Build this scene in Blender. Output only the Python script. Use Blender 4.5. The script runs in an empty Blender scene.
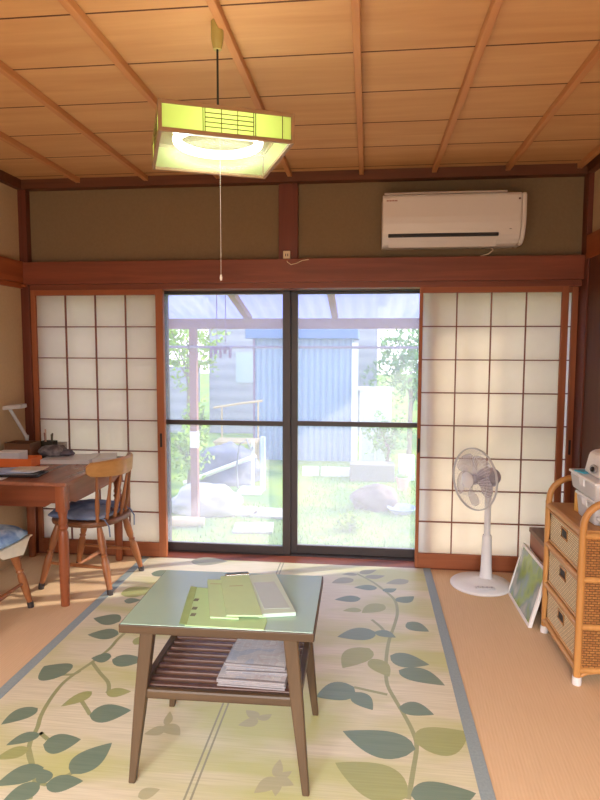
import bpy, bmesh, math, random
from mathutils import Vector, Matrix, Euler
random.seed(7)
S = bpy.context.scene
C = S.collection
PI = math.pi

# ------------------------------------------------------------------ materials
MATS = {}
def _new(name):
    m = bpy.data.materials.new(name); m.use_nodes = True
    nt = m.node_tree; nt.nodes.clear()
    out = nt.nodes.new('ShaderNodeOutputMaterial')
    return m, nt, out
def N(nt, t, **kw):
    n = nt.nodes.new(t)
    for k, v in kw.items():
        if hasattr(n, k): setattr(n, k, v)
        else: n.inputs[k].default_value = v
    return n
def rgb(r, g, b):
    f = lambda c: (c/255/12.92 if c/255 <= .04045 else ((c/255+.055)/1.055)**2.4)
    return (f(r), f(g), f(b), 1)
def mixcol(nt, fac, a, b, blend='MIX'):
    n = nt.nodes.new('ShaderNodeMix'); n.data_type = 'RGBA'; n.blend_type = blend
    for i, v in ((0, fac), (6, a), (7, b)):
        if isinstance(v, bpy.types.NodeSocket): nt.links.new(v, n.inputs[i])
        else: n.inputs[i].default_value = v
    return n.outputs[2]
def coords(nt, scale=(1, 1, 1), swap=None, rot=(0, 0, 0)):
    tc = N(nt, 'ShaderNodeTexCoord'); o = tc.outputs['Object']
    if swap:
        sp = N(nt, 'ShaderNodeSeparateXYZ'); cb = N(nt, 'ShaderNodeCombineXYZ')
        nt.links.new(o, sp.inputs[0])
        for i, a in enumerate(swap): nt.links.new(sp.outputs['XYZ'.index(a)], cb.inputs[i])
        o = cb.outputs[0]
    mp = N(nt, 'ShaderNodeMapping'); mp.inputs['Scale'].default_value = scale; mp.inputs['Rotation'].default_value = rot
    nt.links.new(o, mp.inputs[0]); return mp.outputs[0]
def bsdf(nt, out, rough=.5, metal=0, spec=.5):
    p = N(nt, 'ShaderNodeBsdfPrincipled'); p.inputs['Roughness'].default_value = rough
    p.inputs['Metallic'].default_value = metal; p.inputs['Specular IOR Level'].default_value = spec
    nt.links.new(p.outputs[0], out.inputs[0]); return p
def bump(nt, p, h, strength=.2, dist=.01):
    b = N(nt, 'ShaderNodeBump'); b.inputs['Strength'].default_value = strength; b.inputs['Distance'].default_value = dist
    nt.links.new(h, b.inputs['Height']); nt.links.new(b.outputs[0], p.inputs['Normal'])
def plain(name, col, rough=.5, metal=0, spec=.5, var=.12, nscale=30, bmp=0):
    if name in MATS: return MATS[name]
    m, nt, out = _new(name); p = bsdf(nt, out, rough, metal, spec)
    no = N(nt, 'ShaderNodeTexNoise'); no.inputs['Scale'].default_value = nscale; no.inputs['Detail'].default_value = 4
    nt.links.new(coords(nt), no.inputs['Vector'])
    d = tuple(c*(1-var) for c in col[:3])+(1,); l = tuple(min(1, c*(1+var)) for c in col[:3])+(1,)
    nt.links.new(mixcol(nt, no.outputs[0], d, l), p.inputs['Base Color'])
    if bmp: bump(nt, p, no.outputs[0], bmp)
    MATS[name] = m; return m
def wood(name, c1, c2, axis='X', rough=.45, scale=1.0, spec=.4, fine=14):
    if name in MATS: return MATS[name]
    m, nt, out = _new(name); p = bsdf(nt, out, rough, 0, spec)
    sc = [fine*scale]*3; sc['XYZ'.index(axis)] = 1.0*scale
    v = coords(nt, sc)
    n1 = N(nt, 'ShaderNodeTexNoise'); n1.inputs['Scale'].default_value = 1.6; n1.inputs['Detail'].default_value = 6; n1.inputs['Distortion'].default_value = .6
    nt.links.new(v, n1.inputs['Vector'])
    n2 = N(nt, 'ShaderNodeTexNoise'); n2.inputs['Scale'].default_value = 9; n2.inputs['Detail'].default_value = 3
    nt.links.new(v, n2.inputs['Vector'])
    r = N(nt, 'ShaderNodeValToRGB'); r.color_ramp.elements[0].position = .3; r.color_ramp.elements[1].position = .7
    r.color_ramp.elements[0].color = c1; r.color_ramp.elements[1].color = c2
    nt.links.new(n1.outputs[0], r.inputs[0])
    dk = tuple(c*.86 for c in c1[:3])+(1,)
    f = N(nt, 'ShaderNodeMath', operation='MULTIPLY'); nt.links.new(n2.outputs[0], f.inputs[0]); f.inputs[1].default_value = .45
    nt.links.new(mixcol(nt, f.outputs[0], r.outputs[0], dk), p.inputs['Base Color'])
    bump(nt, p, n2.outputs[0], .05, .003)
    MATS[name] = m; return m
def wicker(name, c1, c2, swap, w=.03, h=.011):
    if name in MATS: return MATS[name]
    m, nt, out = _new(name); p = bsdf(nt, out, .55)
    v = coords(nt, (1, 1, 1), swap)
    b = N(nt, 'ShaderNodeTexBrick'); b.inputs['Scale'].default_value = 1; b.inputs['Brick Width'].default_value = w; b.inputs['Row Height'].default_value = h
    b.inputs['Mortar Size'].default_value = .0022; b.inputs['Mortar Smooth'].default_value = .7; b.inputs['Bias'].default_value = 0
    b.inputs['Color1'].default_value = c1; b.inputs['Color2'].default_value = c2
    b.inputs['Mortar'].default_value = tuple(c*.28 for c in c1[:3])+(1,)
    nt.links.new(v, b.inputs['Vector']); nt.links.new(b.outputs[0], p.inputs['Base Color'])
    inv = N(nt, 'ShaderNodeMath', operation='SUBTRACT'); inv.inputs[0].default_value = 1; nt.links.new(b.outputs['Fac'], inv.inputs[1])
    bump(nt, p, inv.outputs[0], .7, .004)
    MATS[name] = m; return m
def film(name, col, fac, rough=.3, gloss=.04, fwd=.5):          # clear plastic / dusty glass: part see-through, part scattering
    if name in MATS: return MATS[name]
    m, nt, out = _new(name)
    tr = N(nt, 'ShaderNodeBsdfTransparent'); df = N(nt, 'ShaderNodeBsdfDiffuse'); tl = N(nt, 'ShaderNodeBsdfTranslucent')
    df.inputs[0].default_value = col; tl.inputs[0].default_value = col
    gl = N(nt, 'ShaderNodeBsdfGlossy'); gl.inputs['Roughness'].default_value = rough
    a = N(nt, 'ShaderNodeMixShader'); a.inputs[0].default_value = fwd
    nt.links.new(df.outputs[0], a.inputs[1]); nt.links.new(tl.outputs[0], a.inputs[2])
    b = N(nt, 'ShaderNodeMixShader'); b.inputs[0].default_value = fac
    nt.links.new(tr.outputs[0], b.inputs[1]); nt.links.new(a.outputs[0], b.inputs[2])
    c = N(nt, 'ShaderNodeMixShader'); c.inputs[0].default_value = gloss
    nt.links.new(b.outputs[0], c.inputs[1]); nt.links.new(gl.outputs[0], c.inputs[2])
    nt.links.new(c.outputs[0], out.inputs[0]); MATS[name] = m; return m
def paper_mat(name, col, tfac=.5):
    if name in MATS: return MATS[name]
    m, nt, out = _new(name)
    df = N(nt, 'ShaderNodeBsdfDiffuse'); tl = N(nt, 'ShaderNodeBsdfTranslucent')
    no = N(nt, 'ShaderNodeTexNoise'); no.inputs['Scale'].default_value = 25; no.inputs['Detail'].default_value = 5
    nt.links.new(coords(nt), no.inputs['Vector'])
    cc = mixcol(nt, no.outputs[0], tuple(c*.95 for c in col[:3])+(1,), col)
    nt.links.new(cc, df.inputs[0]); nt.links.new(cc, tl.inputs[0])
    a = N(nt, 'ShaderNodeMixShader'); a.inputs[0].default_value = tfac
    nt.links.new(df.outputs[0], a.inputs[1]); nt.links.new(tl.outputs[0], a.inputs[2]); nt.links.new(a.outputs[0], out.inputs[0])
    MATS[name] = m; return m
def glow(name, col, strength):
    if name in MATS: return MATS[name]
    m, nt, out = _new(name); e = N(nt, 'ShaderNodeEmission'); e.inputs[0].default_value = col; e.inputs[1].default_value = strength
    nt.links.new(e.outputs[0], out.inputs[0]); MATS[name] = m; return m

# ------------------------------------------------------------------ mesh builder
class MB:
    def __init__(s): s.bm = bmesh.new(); s.mi = 0
    def _face(s, vs):
        try: f = s.bm.faces.new(vs); f.material_index = s.mi; return f
        except ValueError: return None
    def box(s, x0, x1, y0, y1, z0, z1, M=None, bev=0):
        t = bmesh.new()
        P = [Vector((x, y, z)) for x in (x0, x1) for y in (y0, y1) for z in (z0, z1)]
        v = [t.verts.new(p) for p in P]
        for q in ((0, 1, 3, 2), (4, 6, 7, 5), (0, 4, 5, 1), (2, 3, 7, 6), (0, 2, 6, 4), (1, 5, 7, 3)): t.faces.new([v[i] for i in q])
        if bev: bmesh.ops.bevel(t, geom=t.edges[:]+t.verts[:], offset=bev, segments=2, affect='EDGES', profile=.5)
        s.merge(t, M); return s
    def merge(s, t, M=None):
        mp = {}
        for v in t.verts: mp[v] = s.bm.verts.new(M @ v.co if M else v.co)
        for f in t.faces: s._face([mp[v] for v in f.verts])
        t.free()
    def tube(s, pts, r, seg=10, cap=True, closed=False):
        pts = [Vector(p) for p in pts]; n = len(pts)
        R = r if isinstance(r, (list, tuple)) else [r]*n
        rings = []; up = None
        for i, p in enumerate(pts):
            if closed: d = pts[(i+1) % n]-pts[i-1]
            else: d = pts[min(i+1, n-1)]-pts[max(i-1, 0)]
            d.normalize()
            if up is None:
                up = Vector((0, 0, 1)) if abs(d.z) < .9 else Vector((1, 0, 0))
            a = d.cross(up)
            if a.length < 1e-6: a = d.orthogonal()
            a.normalize(); b = a.cross(d); up = b
            rings.append([s.bm.verts.new(p+(a*math.cos(2*PI*k/seg)+b*math.sin(2*PI*k/seg))*R[i]) for k in range(seg)])
        for i in range(n if closed else n-1):
            A, B = rings[i], rings[(i+1) % n]
            for k in range(seg): s._face([A[k], A[(k+1) % seg], B[(k+1) % seg], B[k]])
        if cap and not closed: s._face(rings[0][::-1]); s._face(rings[-1])
        return s
    def turned(s, p0, p1, prof, seg=14):                  # lathe along a segment: prof = [(t, r)]
        p0, p1 = Vector(p0), Vector(p1)
        return s.tube([p0.lerp(p1, t) for t, r in prof], [r for t, r in prof], seg)
    def lathe(s, prof, c=(0, 0, 0), seg=32, M=None):      # prof = [(r, z)] about z
        c = Vector(c); rings = []
        for r, z in prof:
            ring = []
            for k in range(seg):
                p = Vector((r*math.cos(2*PI*k/seg), r*math.sin(2*PI*k/seg), z))+c
                ring.append(s.bm.verts.new(M @ p if M else p))
            rings.append(ring)
        for A, B in zip(rings, rings[1:]):
            for k in range(seg): s._face([A[k], A[(k+1) % seg], B[(k+1) % seg], B[k]])
        s._face(rings[0][::-1]); s._face(rings[-1]); return s
    def prism(s, poly, z0, z1, M=None):
        T = lambda p: (M @ Vector(p)) if M else Vector(p)
        a = [s.bm.verts.new(T((x, y, z0))) for x, y in poly]; b = [s.bm.verts.new(T((x, y, z1))) for x, y in poly]
        n = len(poly)
        s._face(a[::-1]); s._face(b)
        for i in range(n): s._face([a[i], a[(i+1) % n], b[(i+1) % n], b[i]])
        return s
    def poly(s, pts): s._face([s.bm.verts.new(Vector(p)) for p in pts]); return s
    def blob(s, c, rad, sub=3, amp=.12, seed=0, flat=None):
        t = bmesh.new(); bmesh.ops.create_icosphere(t, subdivisions=sub, radius=1)
        from mathutils import noise
        for v in t.verts:
            n = noise.noise(v.co*1.7+Vector((seed*3.1, 0, seed)))+.5*noise.noise(v.co*4+Vector((seed, seed, 0)))
            v.co = v.co*(1+amp*n)
            if flat is not None and v.co.z < flat: v.co.z = flat
            v.co = Vector((v.co.x*rad[0], v.co.y*rad[1], v.co.z*rad[2]))+Vector(c)
        s.merge(t); return s
    def pillow(s, w, d, h, M=None, n=18, p=4.0, tuft=0, z0=0, round_=.9):
        t = bmesh.new(); g = {}
        for side in (1, -1):
            for i in range(n+1):
                for j in range(n+1):
                    u, v = 2*i/n-1, 2*j/n-1
                    edge = max(abs(u), abs(v)) > .999
                    if side < 0 and edge: g[(side, i, j)] = g[(1, i, j)]; continue
                    # map square to superellipse
                    e = (abs(u)**p+abs(v)**p)**(1/p); m = max(abs(u), abs(v))
                    k = (m/e if e > 0 else 1); k = 1+(k-1)*round_
                    hh = h*max(0, (1-abs(u)**p))**.5*max(0, (1-abs(v)**p))**.5
                    if tuft: hh *= 1-.30*math.exp(-((abs(u)-.38)**2+(abs(v)-.38)**2)*tuft)
                    z = hh if side > 0 else -hh*.35
                    g[(side, i, j)] = t.verts.new((u*k*w/2, v*k*d/2, z+h*.35+z0))
            for i in range(n):
                for j in range(n):
                    q = [g[(side, i, j)], g[(side, i+1, j)], g[(side, i+1, j+1)], g[(side, i, j+1)]]
                    t.faces.new(q if side > 0 else q[::-1])
        s.merge(t, M); return s
    def build(s, name, mats, parent=None, smooth=False, bev=0, loc=None, rot=None):
        bm = s.bm
        bmesh.ops.recalc_face_normals(bm, faces=bm.faces[:])
        me = bpy.data.meshes.new(name); bm.to_mesh(me); bm.free()
        for m in (mats if isinstance(mats, (list, tuple)) else [mats]): me.materials.append(m)
        o = bpy.data.objects.new(name, me); C.objects.link(o)
        if smooth:
            for p in me.polygons: p.use_smooth = True
            if smooth != 'full':
                e = o.modifiers.new('edge', 'EDGE_SPLIT'); e.split_angle = math.radians(38)
        if bev:
            b = o.modifiers.new('bev', 'BEVEL'); b.width = bev; b.segments = 2; b.limit_method = 'ANGLE'
        if parent: o.parent = parent
        if loc: o.location = loc
        if rot: o.rotation_euler = rot
        return o
def tag(o, label=None, cat=None, group=None, kind=None):
    if label: o['label'] = label
    if cat: o['category'] = cat
    if group: o['group'] = group
    if kind: o['kind'] = kind
    return o
def thing(name, label, cat, loc=(0, 0, 0), rz=0, group=None, kind=None):
    o = bpy.data.objects.new(name, None); C.objects.link(o); o.empty_display_size = .1
    o.location = loc; o.rotation_euler = (0, 0, rz); return tag(o, label, cat, group, kind)
def struct(name, mb, m, label, cat, **kw):
    return tag(mb.build(name, m, **kw), label, cat, kind='structure')
def copy_tree(o, parent=None):
    c = o.copy(); C.objects.link(c)
    if parent: c.parent = parent
    for ch in list(o.children): copy_tree(ch, c)
    return c
def TR(x=0, y=0, z=0, rx=0, ry=0, rz=0): return Matrix.Translation((x, y, z)) @ Euler((rx, ry, rz)).to_matrix().to_4x4()

# ------------------------------------------------------------------ camera
def camera():
    yaw, pitch, roll = (math.radians(a) for a in (6.35, 4.85, .17))
    f = Vector((-math.sin(yaw)*math.cos(pitch), math.cos(yaw)*math.cos(pitch), -math.sin(pitch)))
    r = Vector((math.cos(yaw), math.sin(yaw), 0)); u = r.cross(f)
    r2 = r*math.cos(roll)+u*math.sin(roll); u2 = -r*math.sin(roll)+u*math.cos(roll)
    cd = bpy.data.cameras.new('camera'); cam = bpy.data.objects.new('camera', cd); C.objects.link(cam)
    M = Matrix((r2, u2, -f)).transposed().to_4x4(); M.translation = (0, -3.7784, 1.3817); cam.matrix_world = M
    cd.sensor_fit = 'VERTICAL'; cd.sensor_height = 24; cd.lens = 605*24/800; cd.clip_start = .05; cd.clip_end = 200
    S.camera = cam
camera()
S.view_settings.view_transform = 'Standard'; S.view_settings.look = 'None'; S.view_settings.gamma = 1
S.view_settings.use_curve_mapping = False; S.view_settings.exposure = 0.0
WORLD, SUN, FILL, EXPO = 2.75, 5.5, 1300, .40
# ------------------------------------------------------------------ room shell
XW, XE, YS, ZC = -2.25, 1.28, -5.2, 2.45
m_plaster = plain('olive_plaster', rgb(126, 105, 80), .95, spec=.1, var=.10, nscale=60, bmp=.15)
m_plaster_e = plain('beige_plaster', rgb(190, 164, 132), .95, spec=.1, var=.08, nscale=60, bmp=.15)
m_beam = wood('red_brown_wood_x', rgb(114, 58, 38), rgb(142, 76, 52), 'X', .45)
m_beamy = wood('red_brown_wood_y', rgb(138, 70, 38), rgb(172, 94, 54), 'Y', .45)
m_post = wood('red_brown_wood_z', rgb(92, 42, 28), rgb(118, 58, 38), 'Z', .5)
m_trimdk = wood('dark_trim_wood', rgb(88, 48, 28), rgb(112, 62, 36), 'X', .6)
m_shoji = wood('shoji_wood', rgb(150, 84, 52), rgb(176, 106, 66), 'Z', .5)
m_shojix = wood('shoji_wood_x', rgb(142, 78, 46), rgb(170, 98, 60), 'X', .5)
m_lat = plain('shoji_lattice_wood', rgb(134, 80, 66), .5)
m_paper = paper_mat('shoji_paper', (.98, .93, .855, 1), .86)
m_bronze = plain('bronze_aluminium', rgb(70, 62, 62), .4, .3, var=.06)
m_glass = film('dusty_window_glass', (.95, .93, 1.0, 1), .215, .08, .006, .78)
m_dark = plain('dark_recess', rgb(38, 26, 22), .6)
m_white = plain('white_plastic', rgb(232, 228, 226), .4, var=.02)

def tatami():
    m, nt, out = _new('tatami_mat'); p = bsdf(nt, out, .75, 0, .25)
    v = coords(nt, (1, 1, 1), None, (0, 0, math.radians(4)))
    w = N(nt, 'ShaderNodeTexWave', bands_direction='X'); w.inputs['Scale'].default_value = 26; w.inputs['Distortion'].default_value = 1.5; w.inputs['Detail'].default_value = 2
    nt.links.new(v, w.inputs['Vector'])
    v2 = coords(nt, (160, 7, 1)); n = N(nt, 'ShaderNodeTexNoise'); n.inputs['Scale'].default_value = 1; n.inputs['Detail'].default_value = 3
    nt.links.new(v2, n.inputs['Vector'])
    n2 = N(nt, 'ShaderNodeTexNoise'); n2.inputs['Scale'].default_value = 2.2; n2.inputs['Detail'].default_value = 4; nt.links.new(coords(nt), n2.inputs['Vector'])
    a = mixcol(nt, n.outputs[0], rgb(204, 168, 130), rgb(226, 194, 158))
    f = N(nt, 'ShaderNodeMath', operation='MULTIPLY'); f.inputs[1].default_value = .22; nt.links.new(w.outputs[0], f.inputs[0])
    b = mixcol(nt, f.outputs[0], a, rgb(234, 204, 168))
    f2 = N(nt, 'ShaderNodeMath', operation='MULTIPLY'); f2.inputs[1].default_value = .35; nt.links.new(n2.outputs[0], f2.inputs[0])
    nt.links.new(mixcol(nt, f2.outputs[0], b, rgb(216, 176, 138)), p.inputs['Base Color'])
    bump(nt, p, w.outputs[0], .12, .003); return m
struct('floor', MB().box(XW-.1, XE+.1, YS-.1, 0.0, -.06, 0), tatami(), 'tan woven tatami floor of the room', 'floor')
# ceiling: boards; dark strips in the seams paint the shadow under each step
m_board = wood('ceiling_board', rgb(194, 143, 94), rgb(210, 162, 112), 'X', .5, .8, .3, 10)
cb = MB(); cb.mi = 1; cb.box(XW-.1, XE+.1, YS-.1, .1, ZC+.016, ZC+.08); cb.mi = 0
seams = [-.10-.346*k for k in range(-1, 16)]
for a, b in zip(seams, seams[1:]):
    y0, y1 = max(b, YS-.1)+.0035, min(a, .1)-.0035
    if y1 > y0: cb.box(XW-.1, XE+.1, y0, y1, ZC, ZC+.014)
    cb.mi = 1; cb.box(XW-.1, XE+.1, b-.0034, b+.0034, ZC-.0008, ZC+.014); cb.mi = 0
ceil = struct('ceiling', cb, [m_board, plain('seam_shade', rgb(84, 44, 24), .8)], 'orange-brown board ceiling with dark painted seam shadows crossed by thin battens', 'ceiling')
m_batten = wood('ceiling_batten_wood', rgb(184, 122, 74), rgb(204, 146, 96), 'Y', .5)
for x in (-1.83, -1.385, -.925, -.483, -.05, .378, .80, 1.2):
    MB().box(x-.014, x+.014, YS, -.035, ZC-.03, ZC).build('batten', m_batten, ceil, bev=.003)
# north (window) wall
struct('wall_north', MB().box(XW-.12, XE+.12, .03, .13, 1.79, 2.60), m_plaster, 'olive plaster wall band above the window', 'wall')
struct('trim_1', MB().box(XW, XE, -.038, .03, 1.79, 1.932), m_beam, 'red-brown horizontal beam above the shoji doors', 'trim', bev=.003)
lint = MB().box(XW, XE, -.004, .20, 1.756, 1.79); lint.box(XW, XE, .2, .26, 1.74, 2.6)
struct('trim_2', lint, m_beam, 'grooved wooden lintel over the sliding doors', 'trim')
struct('trim_3', MB().box(XW, XE, -.04, .03, 2.392, ZC), m_trimdk, 'dark ceiling edge trim along the window wall', 'trim')
struct('trim_4', MB().box(XW, XE, -.005, .12, -.06, .004).box(XW, XE, .12, .24, -.3, -.001), m_beam, 'wooden sill with grooves under the sliding doors', 'trim')
struct('trim_5', MB().box(-.556, -.436, -.008, .03, 1.932, 2.392), m_post, 'red-brown short post above the beam in the wall middle', 'trim', bev=.003)
struct('pillar_1', MB().box(XW-.06, -2.196, -.02, .24, -.05, ZC), m_post, 'red-brown corner pillar left of the shoji doors', 'pillar', bev=.004)
struct('pillar_2', MB().box(1.251, XE+.06, -.05, .12, -.05, ZC), m_post, 'red-brown corner pillar right of the shoji doors', 'pillar', bev=.004)
# west wall
struct('wall_west', MB().box(XW-.1, XW, YS, .25, -.05, ZC+.1), m_plaster_e, 'brown plaster wall behind the desk', 'wall')
wt = MB().box(XW, XW+.03, YS, -.02, 1.80, 1.937); wt.box(XW, XW+.02, YS, -.02, 1.765, 1.80); wt.tube([(XW+.02, -.035, 1.785), (XW+.045, -.035, 1.785)], .012)
struct('trim_6', wt, m_beamy, 'orange-brown horizontal rail on the wall behind the desk', 'trim', bev=.003)
struct('trim_7', MB().box(XW, XW+.04, YS, -.04, 2.392, ZC), m_trimdk, 'dark ceiling edge trim on the desk side', 'trim')
# east wall: wooden sliding panel below, plaster above
struct('wall_east', MB().box(XE, XE+.1, YS, .25, -.05, ZC+.1), m_plaster_e, 'beige plaster wall on the wicker drawer side', 'wall')
struct('trim_8', MB().box(XE-.03, XE, YS, -.05, 1.90, 2.04), m_beamy, 'dark wooden rail on the wicker drawer side wall', 'trim', bev=.003)
struct('trim_9', MB().box(XE-.04, XE, YS, -.05, 2.392, ZC), m_trimdk, 'dark ceiling edge trim on the wicker drawer side', 'trim')
m_panel = wood('dark_panel_wood', rgb(82, 40, 22), rgb(104, 54, 30), 'Z', .5)
pd = thing('door_5', 'dark brown wooden sliding door on the wicker drawer side', 'door', (XE-.002, -.06, 0), kind='structure')
MB().box(-.026, 0, -.95, 0, .01, 1.9).build('door_panel', m_panel, pd)
for y in (-.95, -.05): MB().box(-.034, -.02, y, y+.05, .01, 1.9).build('stile', m_post, pd, bev=.002)
# south wall out of view, with a wide opening added to let fill light in
sw = MB().box(XW-.1, -1.95, YS-.1, YS, -.05, ZC+.1); sw.box(.98, XE+.1, YS-.1, YS, -.05, ZC+.1); sw.box(-1.95, .98, YS-.1, YS, 2.0, ZC+.1)
struct('wall_south', sw, m_plaster_e, 'beige plaster wall around a wide opening added for light opposite the window', 'wall')

# ------------------------------------------------------------------ shoji doors
def shoji(name, label, x0, x1, y0, handle_left, cols=4, sl=.033, sr=.033):
    d = thing(name, label, 'shoji door', (x0, y0, 0), kind='structure', group=None); W = x1-x0; t = .03
    for a, sw in ((0, sl), (W-sr, sr)): MB().box(a, a+sw, 0, t, .005, 1.757).build('stile', m_shoji, d, bev=.002)
    MB().box(sl, W-sr, .002, t-.002, 1.722, 1.757).build('top_rail', m_shojix, d, bev=.002)
    MB().box(sl, W-sr, .002, t-.002, .005, .098).build('bottom_rail', m_shojix, d, bev=.002)
    L = MB(); iw = W-sl-sr; z0, z1 = .098, 1.722
    for k in range(1, cols): x = sl+iw*k/cols; L.box(x-.0034, x+.0034, .006, .02, z0, z1)
    for k in range(1, 8): z = z0+(z1-z0)*k/8; L.box(sl, W-sr, .007, .021, z-.0034, z+.0034)
    L.build('lattice', m_lat, d)
    MB().box(sl, W-sr, .0212, .0217, z0, z1).build('paper', m_paper, d)
    hx = sl/2 if handle_left else W-sr/2
    MB().box(hx-.007, hx+.007, -.0015, .004, .74, .83).build('handle', m_dark, d, bev=.001)
    return d
shoji('door_1', 'white paper shoji door beside the desk', -2.198, -1.305, .0, False, 4, .031, .049)
shoji('door_2', 'white paper shoji door behind the electric fan', .312, 1.183, .0, True, 4, .020, .038)
shoji('door_3', 'shoji door mostly hidden, only a sliver showing beside the pillar behind the wicker drawers', .380, 1.250, .042, False, 4, .033, .034)
shoji('door_4', 'shoji door stacked behind the one beside the desk', -2.19, -1.318, .042, True)

# ------------------------------------------------------------------ glass sashes
def sash(name, label, x0, x1, y0):
    d = thing(name, label, 'window', (x0, y0, 0), kind='structure'); W = x1-x0; f = .050
    fr = MB()
    fr.box(0, f, 0, .035, .008, 1.75); fr.box(W-f, W, 0, .035, .008, 1.75)
    fr.box(f, W-f, 0, .035, 1.735, 1.75); fr.box(f, W-f, 0, .035, .008, .062)
    fr.build('window_frame', m_bronze, d, bev=.002)
    MB().box(f, W-f, .003, .032, .872, .903).build('mid_rail', m_bronze, d, bev=.002)
    MB().box(f, W-f, .016, .0164, .903, 1.735).build('upper_pane', m_glass, d)
    MB().box(f, W-f, .016, .0164, .062, .872).build('lower_pane', m_glass, d)
    return d
sash('window_1', 'bronze framed glass sliding window behind the desk-side shoji', -2.19, -1.335, .175)
sash('window_2', 'bronze framed glass sliding window beside the desk-side shoji', -1.395, -.500, .135)
sash('window_3', 'bronze framed glass sliding window beside the fan-side shoji', -.506, .385, .175)
sash('window_4', 'bronze framed glass sliding window behind the fan-side shoji', .33, 1.277, .135)
fr = MB().box(-2.2, 1.28, .125, .215, 1.751, 1.76); fr.box(-2.2, 1.28, .125, .215, -.02, .007)
struct('trim_10', fr, m_bronze, 'bronze metal track frame of the sliding windows', 'window frame')
# ------------------------------------------------------------------ rug
LEAVES = [(-0.069, -0.239, -0.194, -0.317, 0.34, 'G'), (-0.046, -0.166, -0.141, -0.172, 0.25, 'G'), (-0.03, -0.148, 0.073, -0.068, 0.3, 'G'), (0.001, -0.199, 0.122, -0.163, 0.28, 'G'), (0.258, -0.221, 0.124, -0.289, 0.3, 'G'), (0.072, -0.36, -0.062, -0.366, 0.3, 'D'), (0.102, -0.4, 0.183, -0.357, 0.36, 'D'), (-0.022, -0.517, -0.164, -0.552, 0.3, 'D'), (0.171, -0.535, 0.274, -0.455, 0.36, 'D'), (0.104, -0.586, -0.014, -0.704, 0.36, 'O'), (-0.015, -0.671, -0.114, -0.691, 0.3, 'O'), (0.216, -0.786, 0.315, -0.876, 0.42, 'D'), (0.057, -0.913, -0.128, -0.983, 0.34, 'D'), (0.054, -0.906, 0.151, -0.957, 0.36, 'D'), (0.117, -1.132, 0.285, -1.194, 0.36, 'D'), (0.024, -1.076, -0.091, -1.265, 0.38, 'O'), (0.034, -1.171, 0.107, -1.312, 0.38, 'O'), (0.149, -1.254, 0.332, -1.352, 0.3, 'D'), (-0.039, -1.405, -0.187, -1.494, 0.42, 'D'), (-0.034, -1.443, 0.036, -1.557, 0.4, 'D'), (0.138, -1.524, 0.266, -1.56, 0.36, 'D'), (0.182, -1.734, 0.378, -1.651, 0.4, 'O'), (0.181, -1.769, -0.073, -1.698, 0.3, 'D'), (0.138, -2.001, -0.091, -1.869, 0.34, 'O'), (0.149, -1.99, 0.352, -1.958, 0.34, 'D'), (-1.227, -0.947, -1.376, -0.928, 0.42, 'D'), (-1.177, -1.079, -1.324, -1.102, 0.38, 'D'), (-1.122, -1.289, -1.206, -1.311, 0.5, 'D'), (-1.109, -1.313, -0.961, -1.296, 0.36, 'D'), (-1.256, -1.459, -1.379, -1.399, 0.6, 'D'), (-1.085, -1.561, -1.157, -1.673, 0.3, 'O'), (-1.024, -1.563, -0.928, -1.543, 0.35, 'O'), (-1.023, -1.714, -0.879, -1.665, 0.4, 'D'), (-1.239, -1.693, -1.318, -1.805, 0.38, 'D'), (-1.147, -1.84, -1.231, -1.912, 0.32, 'D'), (-1.105, -1.894, -0.988, -1.851, 0.46, 'D'), (-0.937, -2.021, -0.872, -1.856, 0.42, 'D'), (-1.143, -1.919, -1.227, -1.983, 0.34, 'O'), (-1.043, -2.001, -1.151, -2.1, 0.36, 'D'), (-1.016, -2.072, -1.087, -2.171, 0.4, 'D'), (-0.994, -2.076, -0.884, -2.047, 0.36, 'D'), (-0.999, -2.07, -1.047, -2.009, 0.4, 'D'), (-1.061, -1.171, -1.031, -1.062, 0.4, 'O'), (-1.359, -0.623, -1.186, -0.522, 0.42, 'O'), (-1.306, -0.703, -1.219, -0.683, 0.42, 'D'), (-1.301, -0.299, -1.15, -0.268, 0.36, 'D'), (-1.122, -0.062, -0.885, -0.034, 0.32, 'G'), (-0.713, -1.751, -0.778, -1.798, 0.36, 'F'), (-0.724, -1.74, -0.648, -1.789, 0.36, 'F'), (-0.717, -1.74, -0.73, -1.655, 0.3, 'F'), (-0.389, -1.665, -0.455, -1.709, 0.36, 'F'), (-0.389, -1.665, -0.342, -1.628, 0.36, 'F'), (-0.39, -1.658, -0.445, -1.614, 0.36, 'F'), (-0.277, -1.96, -0.334, -2.037, 0.36, 'F'), (-0.277, -1.96, -0.215, -1.989, 0.36, 'F'), (-0.277, -1.96, -0.276, -1.873, 0.36, 'F'), (-0.277, -1.96, -0.229, -1.926, 0.3, 'F'), (-0.276, -1.963, -0.266, -2.043, 0.36, 'F'), (-0.685, -2.094, -0.629, -2.054, 0.4, 'F')]
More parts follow.
